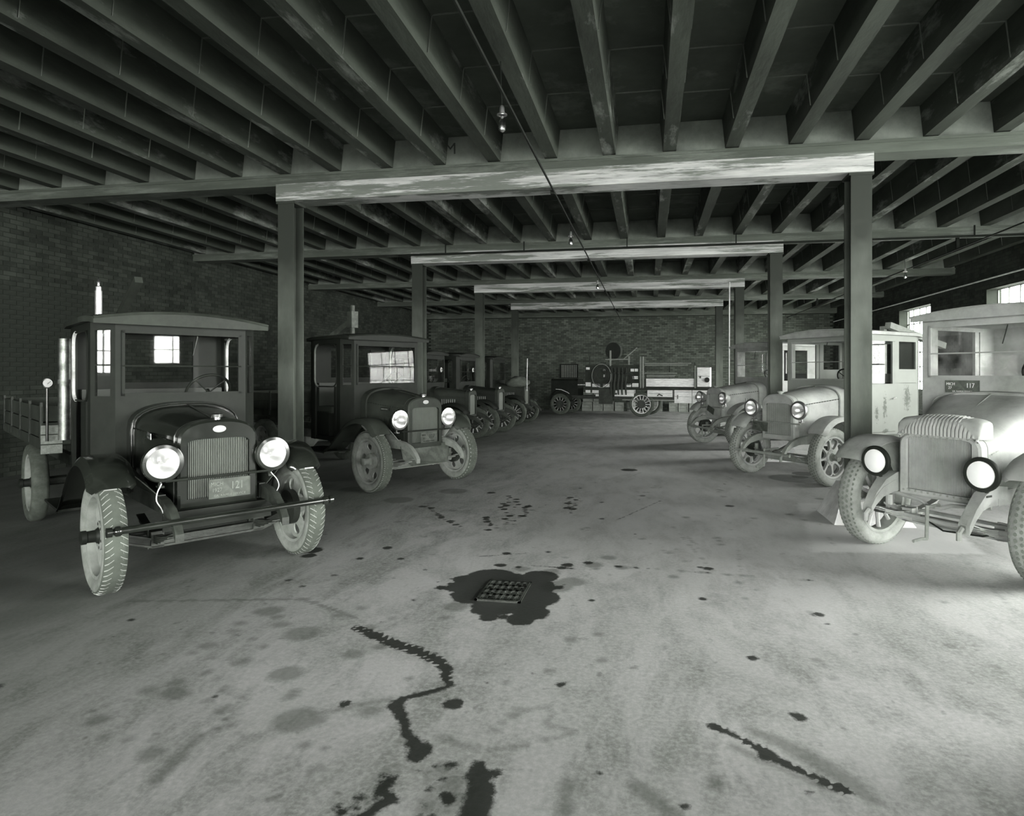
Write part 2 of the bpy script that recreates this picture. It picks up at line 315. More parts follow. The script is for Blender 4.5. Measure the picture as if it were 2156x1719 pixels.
me.loops.add(len(faces)*4); me.loops.foreach_set('vertex_index', faces.ravel()); me.polygons.add(len(faces)); me.polygons.foreach_set('loop_start', np.arange(0, len(faces)*4, 4))
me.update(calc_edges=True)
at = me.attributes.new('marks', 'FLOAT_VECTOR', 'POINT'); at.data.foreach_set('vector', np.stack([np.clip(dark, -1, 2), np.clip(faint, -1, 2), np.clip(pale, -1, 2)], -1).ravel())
lane_light_tone = np.exp(-(((X-.7)/2.2)**2))*np.clip((Y-3.6)/3, 0, 1)*np.clip((21-Y)/6, 0, 1)-.9*np.clip((-1.9-X)/2.2, 0, 1)   # lane painted paler to imitate stronger light; darker towards the left
aw = me.attributes.new('lane_light_tone', 'FLOAT', 'POINT'); aw.data.foreach_set('value', lane_light_tone.ravel())
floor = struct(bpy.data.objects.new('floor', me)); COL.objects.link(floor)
fm = bpy.data.materials.new('worn_concrete_floor'); fm.use_nodes = True; nt = fm.node_tree; N = nt.nodes; L = nt.links; p = N['Principled BSDF']
def nd(t, **k):
    n = N.new(t)
    for a, b in k.items(): setattr(n, a, b)
    return n
def noise(sc, det=6, ro=.6, src=None, dist=0):
    n = nd('ShaderNodeTexNoise'); n.inputs['Scale'].default_value = sc; n.inputs['Detail'].default_value = det; n.inputs['Roughness'].default_value = ro; n.inputs['Distortion'].default_value = dist
    L.new(src if src else tc.outputs['Object'], n.inputs[0]); return n.outputs[0]
def mrange(src, a, b, c, d):
    n = nd('ShaderNodeMapRange'); n.inputs[1].default_value = a; n.inputs[2].default_value = b; n.inputs[3].default_value = c; n.inputs[4].default_value = d; L.new(src, n.inputs[0]); return n.outputs[0]
def mth(op, a, b):
    n = nd('ShaderNodeMath', operation=op)
    for i, q in enumerate((a, b)):
        if isinstance(q, (int, float)): n.inputs[i].default_value = q
        else: L.new(q, n.inputs[i])
    return n.outputs[0]
def mixc(fac, a, b):
    n = nd('ShaderNodeMix', data_type='RGBA'); L.new(fac, n.inputs[0])
    for i, q in ((6, a), (7, b)):
        if isinstance(q, tuple): n.inputs[i].default_value = q
        else: L.new(q, n.inputs[i])
    return n.outputs[2]
tc = nd('ShaderNodeTexCoord'); atn = nd('ShaderNodeAttribute', attribute_name='marks'); sx = nd('ShaderNodeSeparateXYZ'); L.new(atn.outputs['Vector'], sx.inputs[0])
mpf = nd('ShaderNodeMapping'); mpf.inputs['Scale'].default_value = (1, .45, 1); mpf.inputs['Rotation'].default_value = (0, 0, .3); L.new(tc.outputs['Object'], mpf.inputs[0])
big = noise(.55, 4, .6, mpf.outputs[0], .4); med = noise(3.2, 8, .68, mpf.outputs[0], .3); fine = noise(38, 6, .7)
c1 = mixc(mrange(big, .35, .65, 0, 1), tint(.33), tint(.46)); blo = noise(1.4, 7, .72, mpf.outputs[0], .8); c1 = mixc(mrange(blo, .46, .64, 0, .7), c1, tint(.2)); c2 = mixc(mrange(med, .48, .66, 0, .7), c1, tint(.13)); c3 = mixc(mrange(fine, .42, .7, 0, .5), c2, tint(.6)); spk = noise(9, 3, .5); c3 = mixc(mrange(spk, .66, .74, 0, .5), c3, tint(.08))
edge = mth('SUBTRACT', mth('MULTIPLY', noise(14, 7, .72), 2.4), 1.2); edge2 = mth('SUBTRACT', mth('MULTIPLY', noise(60, 5, .8), 1.6), .8)
dk = mth('ADD', sx.outputs[0], mth('ADD', edge, mth('MULTIPLY', edge2, .5))); ft = mth('ADD', sx.outputs[1], mth('ADD', edge, edge2)); pl = mth('ADD', sx.outputs[2], mth('MULTIPLY', edge, .6))
atw = nd('ShaderNodeAttribute', attribute_name='lane_light_tone'); c3 = mixc(mth('MULTIPLY', mth('MAXIMUM', atw.outputs['Fac'], 0), mrange(med, .25, .6, .95, .6)), c3, tint(.72))
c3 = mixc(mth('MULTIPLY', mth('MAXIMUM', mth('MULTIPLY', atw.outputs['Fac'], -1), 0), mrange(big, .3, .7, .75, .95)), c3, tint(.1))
c4 = mixc(mrange(pl, -.1, .5, 0, .7), c3, tint(.78)); c5 = mixc(mrange(ft, -.3, 1.0, 0, .55), c4, tint(.10)); c6 = mixc(mrange(dk, -.15, .35, 0, .93), c5, tint(.022))
L.new(c6, p.inputs['Base Color'])
r1 = mixc(mrange(dk, 0, .5, 0, 1), tint(.72), tint(.42)); L.new(r1, p.inputs['Roughness']); p.inputs['Specular IOR Level'].default_value = .35
bp = nd('ShaderNodeBump'); bp.inputs['Strength'].default_value = .25; bp.inputs['Distance'].default_value = .01; L.new(fine, bp.inputs['Height']); L.new(bp.outputs[0], p.inputs['Normal'])
me.materials.append(fm)

struct(MB().box(XL-6, XR+8, YF-14, YF-.3, -.12, -.02).build('ground_outside', 'ground', smooth=0))
struct(MB().box(XR+.31, XR+12, YF-.3, YB+2, -.3, -.02).build('ground_beside', 'ground', smooth=0))
# ceiling slab, ribs and girders
ceil = struct(MB().box(XL-.3, XR+.3, YF-.3, YB+.3, ZS, ZS+.2).build('ceiling', 'slab', smooth=0))
JX = [-4.65+.699*k for k in range(-7, 18)]
spans = [(YF, ROWS[0]+.04)]+[(ROWS[i]+.26, ROWS[i+1]+.04) for i in range(7)]+[(ROWS[7]+.26, YB)]
for bi, (a, b) in enumerate(spans):
    L_ = b-a; mesh_o = None
    for x in JX:
        if mesh_o is None:
            m_ = MB().add([(-.075,0,ZJ),(.075,0,ZJ),(.11,0,ZS),(-.11,0,ZS),(-.075,L_,ZJ),(.075,L_,ZJ),(.11,L_,ZS),(-.11,L_,ZS)], [(0,1,2,3),(7,6,5,4),(0,4,5,1),(1,5,6,2),(3,7,4,0)])
            mesh_o = m_.build('joist', 'joist', ceil, 0, (x, a, 0))
        else: copy(mesh_o, None, (x+random.uniform(-.006, .006), a, 0))
# thin raised fins where the pan forms lapped
sm = MB()
for bi, (a, b) in enumerate(spans):
    for i in range(len(JX)-1):
        off = .3*(i % 3)/3
        for k in range(1, 5):
            y = a+(b-a)*k/5+off-.1
            x0, x1 = JX[i]+.1, JX[i+1]-.1
            sm.box(x0, x1, y, y+.006, ZS-.012, ZS)
            for xx, sg in ((JX[i], 1), (JX[i+1], -1)):
                sm.obox((xx+sg*.074, y, ZJ+.03), (sg*.036, 0, ZS-ZJ-.03), (0, .006, 0), (sg*.01, 0, 0))
sm.build('pan_seam', 'block', ceil, 0, kind='stuff')
for i, y in enumerate(ROWS):
    g = struct(MB().box(XL, XR, y, y+.3, 4.03, ZJ-.012).build('beam_girder', 'beam', smooth=0))
    MB().box(XL, XR, y+.04, y+.26, ZJ-.012, ZS).build('infill', 'block', g, 0)
    MB().box(-4.76, 2.45, y-.012, y+.3, 3.83, 4.05).build('lower_beam', 'girder', g, 0)
    if 7 < y < 8: text('painted_letter', 'M', .2, (-2.42, y+.038, 4.38), (PI/2, 0, 0), 'core', g, .001)
    MB().box(XL, XR, y-.012, y+.0, ZJ-.05, ZJ-.016).build('edge_strip', 'beam', g, 0)
struct(MB().box(XL, XR, YB-.4, YB, 4.0, ZS).build('beam_girder', 'beam', smooth=0))
def column(x, y):
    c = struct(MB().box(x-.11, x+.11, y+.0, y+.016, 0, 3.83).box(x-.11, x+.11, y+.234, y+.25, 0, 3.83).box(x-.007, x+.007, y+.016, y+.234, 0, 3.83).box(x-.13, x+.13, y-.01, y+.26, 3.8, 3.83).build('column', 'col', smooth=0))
    if x < 0: return
    cx, cy = x, y+.125; a, b, h = .19, .40, .36; f_ = .56 if y < 9 else .44
    MB().add([(cx-b,cy-f_,0),(cx+b,cy-f_,0),(cx+b,cy+.16,0),(cx-b,cy+.16,0),(cx-a,cy-a,h),(cx+a,cy-a,h),(cx+a,cy+.15,h),(cx-a,cy+.15,h)], [(4,5,6,7),(0,1,5,4),(1,2,6,5),(2,3,7,6),(3,0,4,7)]).build('plinth', 'plinth', c, 0)
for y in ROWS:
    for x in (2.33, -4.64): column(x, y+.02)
# walls
def wall_x(name, x0, x1, holes, m):
    b = MB(); b.panel((x0, YF-.3, 0), (0,1,0), (0,0,1), (x1-x0, 0, 0), YB+.3-(YF-.3), ZS, [(a-(YF-.3), b_-(YF-.3), c_, d_) for a, b_, c_, d_ in holes]); return struct(b.build(name, m, smooth=0))
wl = wall_x('wall_left', XL-.3, XL, WINL, 'brickm'); wr = wall_x('wall_right', XR, XR+.3, WIN, 'brickm')
wb = struct(MB().box(XL, XR, YB, YB+.3, 0, ZS).build('wall_back', 'brickm', smooth=0))
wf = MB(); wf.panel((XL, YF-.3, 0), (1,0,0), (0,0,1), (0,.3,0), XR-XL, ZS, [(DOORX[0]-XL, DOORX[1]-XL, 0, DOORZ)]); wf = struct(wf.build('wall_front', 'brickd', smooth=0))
BW, BH, CH = .205, .062, .074
def bricks(parent, axis, c, sgn, a0, a1, m, holes=(), single=None):
    mb = MB(); one = None; cnt = 0
    for r in range(int(ZS/CH)):
        z = r*CH+.005; off = (r % 2)*.1075
        k = 0
        while True:
            s0 = a0+off+k*.215-.1; k += 1
            if s0+BW > a1: break
            if s0 < a0: continue
            if any(h0-.02 < s0+BW and s0 < h1+.02 and g0 < z+BH and z < g1 for h0, h1, g0, g1 in holes): continue
            d = random.uniform(.004, .011)
            if single and single[0] < s0 < single[1] and single[2] < z < single[3] and cnt < 300:
                cnt += 1
                if one is None:
                    one = MB().box(0, .008, 0, BW, 0, BH).build('brick', m, parent, 0, (c, s0, z))
                else: copy(one, None, (c-.003+random.uniform(0, .003), s0, z))
                continue
            lo, hi = (c, c+sgn*d) if sgn > 0 else (c+sgn*d, c)
            if axis == 'x': mb.box(lo, hi, s0, s0+BW, z, z+BH)
            else: mb.box(s0, s0+BW, lo, hi, z, z+BH)
    mb.build('brickwork', m, parent, 0, kind='stuff')
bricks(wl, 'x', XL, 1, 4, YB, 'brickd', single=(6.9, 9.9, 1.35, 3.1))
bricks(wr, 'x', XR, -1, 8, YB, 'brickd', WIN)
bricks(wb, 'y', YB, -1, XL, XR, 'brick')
def window(i, xw, sg, a, b, z0, z1, gm='winglass'):
    X0 = xw+sg*.24; nc, nr = max(2, round((b-a)/.43)), max(2, round((z1-z0)/.42)); fr = MB()
    for y in np.linspace(a, b, nc+1): fr.box(X0-.015, X0+.015, y-.012, y+.012, z0, z1)
    for z in np.linspace(z0, z1, nr+1): fr.box(X0-.015, X0+.015, a, b, z-.012, z+.012)
    fr.box(min(xw-sg*.02, xw+sg*.3), max(xw-sg*.02, xw+sg*.3), a, b, z0-.06, z0)
    f = struct(fr.build('window_%d' % i, 'frame', smooth=0)); pw, ph = (b-a)/nc, (z1-z0)/nr; one = None
    for r in range(nr):
        for c in range(nc):
            if one is None: one = MB().box(0, .004, 0, pw-.02, 0, ph-.02).build('pane', gm, f, 0, (X0-.002, a+.01, z0+.01))
            else: copy(one, None, (X0-.002, a+c*pw+.01, z0+r*ph+.01))
for i, q in enumerate(WIN[:-1]): window(i+1, XR, 1, *q, 'winglassd' if q[0] == 8.8 else 'winglass')
window(len(WIN), XL, -1, *WINL[0])

# ------------------------------------------------------------------ pipes and lamps
def thing(o, label, cat, group=None):
    o['label'] = label; o['category'] = cat
    if group: o['group'] = group
    return o
c = MB().tube([(-1.13, y, 3.81) for y in np.arange(-13.4, 27.3, 1.0)], .013, 6)
c = thing(c.build('conduit_pipe', 'pipe'), 'thin dark electrical conduit running down the middle of the ceiling over the lane', 'pipe')
for y in ROWS: MB().box(-1.175, -1.125, y+.1, y+.14, 3.785, 3.835).build('clip', 'pipe', c, 0)
c = thing(MB().tube([(5.42, y, 3.81) for y in np.arange(-13.4, 27.3, 1.0)], .013, 6).build('conduit_pipe', 'pipe'), 'thin dark electrical conduit under the girders over the right row of trucks', 'pipe')
for y in ROWS: MB().box(5.395, 5.445, y+.1, y+.14, 3.82, 4.03).build('clip', 'pipe', c, 0)
def lamp(x, y, z, label):
    r = thing(empty('hanging_lamp', (x, y, z)), label, 'lamp', 'bare bulbs on the ceiling conduit')
    MB().lathe([(.012,.06),(.02,.04),(.022,.0),(.042,-.012),(.044,-.02),(.03,-.02)], axis='z', n=16).build('socket', 'dullnickel', r)
    MB().lathe([(.013,-.02),(.015,-.05),(.028,-.08),(.034,-.115),(.028,-.145),(.012,-.16),(.001,-.162)], axis='z', n=16).build('bulb', 'chrome', r)
    MB().tube([(0,0,.05),(-.01,0,.3),(-.02,.02,ZS-z)], .004, 5).build('wire', 'pipe', r)
lamp(-1.195, 5.15, 3.76, 'bare bulb in a socket on the conduit in front of the nearest girder')
lamp(-1.195, 9.9, 3.76, 'bare bulb in a socket on the conduit in front of the second girder')
lamp(-1.195, 15.2, 3.76, 'bare bulb in a socket on the conduit in front of the third girder')
lamp(5.35, 14.6, 3.76, 'bare bulb in a socket on the conduit over the right row of trucks')
c = MB().tube([(x, 12.24, 3.99) for x in (-5.0, -2, 1, 4, 7.38)], .02, 8)
c = thing(c.build('ceiling_pipe', 'pipe'), 'dark horizontal pipe hung along the face of the second girder', 'pipe')
for x in (-4, -2.4, -.4, 1.6, 3.6, 5.6): MB().box(x-.01, x+.01, 12.23, 12.25, 4.0, 4.18).build('hanger', 'pipe', c, 0)
thing(MB().tube([(XR-.05, 5, 3.67), (XR-.05, 27.3, 3.67)], .018, 8).build('wall_pipe', 'pipel'), 'pale pipe running along the right brick wall above the windows', 'pipe')
thing(MB().tube([(2.05, 17.0, .3), (2.05, 17.0, 1.7), (2.06, 17.0, 3.95)], .016, 8).build('drop_pipe', 'pipel'), 'thin pale upright pipe beside the third column on the right', 'pipe')
# drain
dr = thing(empty('floor_drain', (-1.04, 4.55, 0)), 'square iron drain grating set in the oil-stained floor', 'drain')
f = MB(); W_, D_ = .165, .22
f.box(-W_, W_, -D_, -D_+.025, 0, .008).box(-W_, W_, D_-.025, D_, 0, .008).box(-W_, -W_+.02, -D_, D_, 0, .008).box(W_-.02, W_, -D_, D_, 0, .008); f.build('rim', 'chassis', dr, 0)
f = MB()
for k in range(7): x = -W_+.02+k*(2*W_-.04)/6; f.box(x-.011, x+.011, -D_+.02, D_-.02, 0, .012)
for k in range(5): y = -D_+.02+k*(2*D_-.04)/4; f.box(-W_+.02, W_-.02, y-.016, y+.016, 0, .012)
f.build('grating', 'chassis', dr, 0)
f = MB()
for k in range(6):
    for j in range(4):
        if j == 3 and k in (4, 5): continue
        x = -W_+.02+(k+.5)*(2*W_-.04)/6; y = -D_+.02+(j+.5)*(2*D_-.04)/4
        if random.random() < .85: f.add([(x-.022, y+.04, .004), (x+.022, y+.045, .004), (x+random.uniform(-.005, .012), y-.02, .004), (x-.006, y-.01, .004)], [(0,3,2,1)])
f.build('painted_glints', 'rimlight', dr, 0, kind='stuff')  # pale triangles painted as light caught inside the drain openings

# ------------------------------------------------------------------ wheels
WC = {}
def tire_mb(R, tw):
    a = tw/2; t = .125
    prof = [(R-t,-a*.6),(R-t+.03,-a*.92),(R-.05,-a),(R-.02,-a*.84),(R-.004,-a*.55),(R,0),(R-.004,a*.55),(R-.02,a*.84),(R-.05,a),(R-t+.03,a*.92),(R-t,a*.6)]
    return MB().lathe(prof, n=48, closed=True)
def tread_mb(R, tw, kind):
    m = MB(); a = tw/2
    def bar(th, y0, y1, dth, w, h):
        P = []
        K = 3
        for i in range(K+1):
            t = i/K; y = y0+(y1-y0)*t; ang = th+dth*t; r = R-.006-.016*max(0, (abs(y)/a-.5)/.4)**2
            for rr, s_ in ((r-.01, -1), (r+h, -1), (r+h, 1), (r-.01, 1)):
                an = ang+s_*w/R/2; P.append((rr*math.cos(an), y, rr*math.sin(an)))
        F = []
        for i in range(K):
            for j in range(4): k = (j+1) % 4; F.append((i*4+j, i*4+k, (i+1)*4+k, (i+1)*4+j))
        F += [(3,2,1,0), tuple(4*K+j for j in range(4))]
        m.add(P, F)
    if kind == 'herring':
        for k in range(54):
            th = 2*PI*k/54
            bar(th, -.012, -a*.86, .10, .0055, .004); bar(th+.05, .012, a*.86, .10, .0055, .004)
            bar(th+.05, -a*.45, -a*.5, .045, .004, .004)
    elif kind == 'diamond':
        for k in range(44):
            th = 2*PI*k/44; bar(th, -a*.8, a*.8, .26, .006, .004); bar(th, -a*.8, a*.8, -.26, .006, .004)
    elif kind == 'knob':
        for row, y in enumerate((-a*.62, -a*.22, a*.22, a*.62)):
            for k in range(60):
                th = 2*PI*(k+.5*(row % 2))/60; r = R-.008-(.008 if abs(y) > a*.5 else 0); P = []
                for h, s_ in ((-.004, 1), (.010, .85)):
                    for j in range(6):
                        q = 2*PI*j/6; an = th+.017*s_*math.cos(q)/R; P.append(((r+h)*math.cos(an), y+.014*s_*math.sin(q), (r+h)*math.sin(an)))
                m.add(P, [(6,7,8,9,10,11)]+[(j, (j+1) % 6, 6+(j+1) % 6, 6+j) for j in range(6)])
    return m
def sector_disc(n, r0, r1, hr, ha, y0, y1, dish=0, sq=2.0):
    """flat wheel centre between r0 and r1 with n rounded openings; hr: half radial size, ha: half angle, as fractions"""
    m = MB(); K = 20; rm = (r0+r1)/2+.01
    def pt(r, a, y): return (r*math.cos(a), y+dish*(r1-r)/(r1-r0), r*math.sin(a))
    for s in range(n):
        ac = 2*PI*(s+.5)/n; hw = PI/n; ho, bo = [], []
        for k in range(K):
            q = 2*PI*k/K; c, s_ = math.cos(q), math.sin(q)
            cc, ss = math.copysign(abs(c)**(2/sq), c), math.copysign(abs(s_)**(2/sq), s_)
            r = rm+cc*hr*(r1-r0)/2; ho.append((r, ac+ss*ha*hw*(1.15 if sq > 2 else 1)*(.75+.25*(r-r0)/(r1-r0))))
            d = max(abs(c), abs(s_)); bo.append(((r0+r1)/2+c/d*(r1-r0)/2, ac+s_/d*hw))
        for y, fl in ((y1, 0), (y0, 1)):
            P = [pt(r, a, y) for r, a in ho]+[pt(r, a, y) for r, a in bo]
            F = [(j, (j+1) % K, K+(j+1) % K, K+j) for j in range(K)]
            m.add(P, [tuple(reversed(f_)) for f_ in F] if fl else F)
        P = [pt(r, a, y0) for r, a in ho]+[pt(r, a, y1) for r, a in ho]
        m.add(P, [(j, (j+1) % K, K+(j+1) % K, K+j) for j in range(K)])
    return m
def make_wheel(kind, R, tw, tiremat, rimmat, tread, treadmat, hubmat=None, bandmat='treadd'):
    a = tw/2; ri = R-.125
    m = MB()
    m.lathe([(ri+.012, a*.75), (ri-.012, a*.7), (ri-.02, a*.3), (ri-.02, -a*.3), (ri-.012, -a*.7), (ri+.012, -a*.75)], n=40, closed=True)
    hub = None; r1 = ri-.018
    if kind == 'disc': dm = sector_disc(6, .10, r1, .56, .50, -.012, .0, -.03)
    elif kind == 'spoke8': dm = sector_disc(8, .085, r1, .82, .80, -.02, .02, .0, 2.8)
    else: dm = None
    if dm: m.v, m.f = m.v+dm.v, m.f+[tuple(i+len(m.v) for i in f_) for f_ in dm.f]
    if dm: m.lathe([(.105, -.05), (.105, .03)], n=24, caps=True)
    root = m.build('wheel', rimmat, None, 40)
    if kind.startswith('wood'):
        nsp = int(kind[4:])
        for k in range(nsp):
            an = 2*PI*(k+.5)/nsp; u = V((math.cos(an), 0, math.sin(an))); t_ = V((-math.sin(an), 0, math.cos(an)))
            w0, w1 = (.016, .013) if nsp == 12 else (.02, .014)
            sp = MB(); rr = []
            for r, w_ in ((.055, w0), (.12, w0), (r1*.75, w1), (r1+.004, w1*1.3)):
                rr.append([u*r+t_*w_*c+V((0, w_*1.3*s_, 0)) for c, s_ in ((1,.4),(.4,1),(-.4,1),(-1,.4),(-1,-.4),(-.4,-1),(.4,-1),(1,-.4))])
            sp.loft(rr).build('spoke', 'rimlight' if kind == 'wood14' else 'spoke', root, 50)
        MB().lathe([(.001,-.05),(.085,-.05),(.085,.03),(.001,.03)], n=20).build('hub_flange', rimmat, root)
    tm = tire_mb(R, tw).build('tire', tiremat, root, 50)
    if tread:
        a = tw/2; bz = [(R-.03,-a*.93),(R-.018,-a*.86),(R-.001,-a*.55),(R+.002,0),(R-.001,a*.55),(R-.018,a*.86),(R-.03,a*.93)]
        MB().lathe(bz, n=48).build('tread_band', bandmat, root, 50)
    if tread: tread_mb(R+.002, tw, tread).build('tread', treadmat, root, 30, kind='stuff')
    h = MB().lathe([(.001,.0),(.07,.0),(.062,.03),(.045,.05),(.042,.10),(.05,.105),(.05,.135),(.042,.14),(.001,.142)], n=16); h.build('hub', hubmat or 'chassis', root, 30)
    b = MB()
    for k in range(6):
        an = 2*PI*k/6; b.lathe([(.011, 0), (.011, .022)], (.085*math.cos(an), .01, .085*math.sin(an)), n=6, caps=True)
    b.build('lug_nuts', hubmat or 'chassis', root, 0, kind='stuff')
    MB().lathe([(.001,-.09),(.15,-.09),(.15,-.03),(.001,-.03)], n=24).build('brake_drum', 'chassis', root)
    return root
def put_wheels(root, W, spots, R, first_taken=[None]):
    for i, (x, y) in enumerate(spots):
        rz = 0 if y > 0 else PI
        if i == 0: W.parent = root; W.location = (x, y, R); W.rotation_euler = (0, random.uniform(0, 6), rz); o = W
        else: copy(W, root, (x, y, R), (0, random.uniform(0, 6), rz))

# ------------------------------------------------------------------ truck parts
def headlamp(root, x, y, z, r, bm, lensmat='lens', yaw=0, rim='black', L_=.17):
    m = MB().lathe([(.012,-L_-.0),(.05,-L_+.005),(.085,-L_*.75),(r*.93,-L_*.3),(r,-.03),(r,0)], axis='x', n=32)
    h = m.build('headlamp', bm, root, 40, (x, y, z), yaw)
    MB().lathe([(r,-.025),(r+.014,-.02),(r+.016,-.004),(r+.008,.01),(r*.87,.013),(r*.86,.0),(r,-.02)], axis='x', n=32).build('lamp_rim', rim, h, 40)
    MB().lathe([(.002,-.095),(.02,-.093),(.045,-.08),(.07,-.058),(r*.78,-.03),(r*.88,-.002)], axis='x', n=32).build('reflector', 'refl', h, 60)
    MB().lathe([(.001,.022),(.04,.02),(r*.6,.014),(r*.87,.004)], axis='x', n=32).build('lens', lensmat, h, 60)
    if lensmat == 'lens': MB().lathe([(.012,-.095),(.016,-.06),(.012,-.04),(.001,-.036)], axis='x', n=12).build('bulb', 'white', h, 60)
    MB().tube([(-.07, 0, -r*.9), (-.08, 0, -r-.05)], .014, 8).box(-.11, -.04, -.02, .02, -r-.06, -r-.045).build('lamp_bracket', rim, h, 30)
    return h
def fender(root, side, path, y0, y1, m, crown=.035, th=.008, lip=True):
    rings = []; top = []
    K = 8; n = len(path)
    for i, (x, z) in enumerate(path):
        dx = path[min(i+1, n-1)][0]-path[max(i-1, 0)][0]; dz = path[min(i+1, n-1)][1]-path[max(i-1, 0)][1]; l = math.hypot(dx, dz); nx_, nz = dz/l, -dx/l
        if nz < 0: nx_, nz = -nx_, -nz
        taper = min(1, .8+.2*i, .85+.15*(n-1-i)) if lip else 1
        up, dn = [], []
        yc = (y0+y1)/2; hw = (y1-y0)/2*taper
        for k in range(K+1):
            t = -1+2*k/K; h = crown*(1-t*t*t*t)-(.03 if k == K else 0)-(.012 if k == 0 else 0)
            y = side*(yc+hw*t); up.append((x+nx_*h, y, z+nz*h)); dn.append((x+nx_*(h-th), y, z+nz*(h-th)))
        rings.append(up+dn[::-1])
    return MB().loft(rings).build('fender', m, root, 40)
def smooth_path(pts, n=3):
    out = []
    P = [V((a, b, 0)) for a, b in pts]
    for i in range(len(P)-1):
        p0, p1, p2, p3 = P[max(i-1, 0)], P[i], P[i+1], P[min(i+2, len(P)-1)]
        for k in range(n):
            t = k/n; q = .5*((2*p1)+(-p0+p2)*t+(2*p0-5*p1+4*p2-p3)*t*t+(-p0+3*p1-3*p2+p3)*t*t*t); out.append((q.x, q.y))
    out.append((P[-1].x, P[-1].y)); return out
def rrect(x, y0, y1, z0, z1, r, n=5):
    pts = []
    for cy, cz, a0 in ((y1-r, z1-r, 0), (y0+r, z1-r, PI/2), (y0+r, z0+r, PI), (y1-r, z0+r, 1.5*PI)):
        for k in range(n+1):
            a = a0+PI/2*k/n; pts.append((x, cy+r*math.cos(a), cz+r*math.sin(a)))
    return pts
def springs_axle(root, m, R, tr, xfr, drop=0):
    fr = MB()
    for s in (-1, 1):
        fr.box(-4.6, .12, s*.38-.03, s*.38+.03, .56, .68)
        fr.loft([[(x, s*.38+dy, z+dz) for dy, dz in ((-.028,-h),(.028,-h),(.028,h),(-.028,h))] for x, z, h in ((.1,.62,.055),(.25,.61,.05),(.4,.57,.042),(.5,.50,.036),(.56,.43,.03))])
    fr.build('chassis_frame', m, root, 30)
    for s in (-1, 1):
        sp = MB()
        for k in range(5):
            l = .46-.08*k; z = .36-.012*k
            sp.loft([[(x, s*.38-.03, z+.10*(x/.5)**2-.005), (x, s*.38+.03, z+.10*(x/.5)**2-.005), (x, s*.38+.03, z+.10*(x/.5)**2+.005), (x, s*.38-.03, z+.10*(x/.5)**2+.005)] for x in np.linspace(-l, l, 9)])
        sp.box(-.03, .03, s*.38-.045, s*.38+.045, .27, .39); sp.tube([(-.035, s*.38-.05, .25), (-.035, s*.38-.05, .40), (-.035, s*.38+.05, .40), (-.035, s*.38+.05, .25)], .008, 6)
        sp.build('leaf_spring', m, root, 30)
    ax = MB()
    ys_ = np.linspace(-tr+.1, tr-.1, 13)
    for z, h, w_ in ((.335, .008, .03), (.275, .008, .03), (.305, .03, .008)):
        ax.loft([[(-w_, y, z-h+e), (w_, y, z-h+e), (w_, y, z+h+e), (-w_, y, z+h+e)] for y in ys_ for e in [(.07*max(0, abs(y)-.42)/.2)]])
    for s in (-1, 1): ax.tube([(0, s*(tr-.13), .30), (0, s*(tr-.13), .48)], .03, 10)
    ax.build('front_axle', m, root, 30)
    MB().tube([(-.12, -tr+.16, .36), (-.12, tr-.16, .36)], .016, 8).tube([(0, tr-.15, .36), (-.12, tr-.16, .36)], .02, 8).tube([(0, -tr+.15, .36), (-.12, -tr+.16, .36)], .02, 8).build('tie_rod', m, root)
    MB().tube([(-3.2, -tr+.1, .42), (-3.2, tr-.1, .42)], .05, 10).lathe([(.05,-.2),(.15,-.08),(.15,.08),(.05,.2)], (-3.2, 0, .42), n=16, caps=True).build('rear_axle', m, root)
def crank(root, m, x=.5, z=.47, L_=.24):
    MB().tube([(.2, 0, z), (x, 0, z)], .016, 8).tube([(x, 0, z+.015), (x+.01, 0, z-L_)], .015, 8).tube([(x, 0, z-L_), (x+.05, -.02, z-L_), (x+.14, -.03, z-L_-.01)], .013, 8).build('starting_crank', m, root, 30)

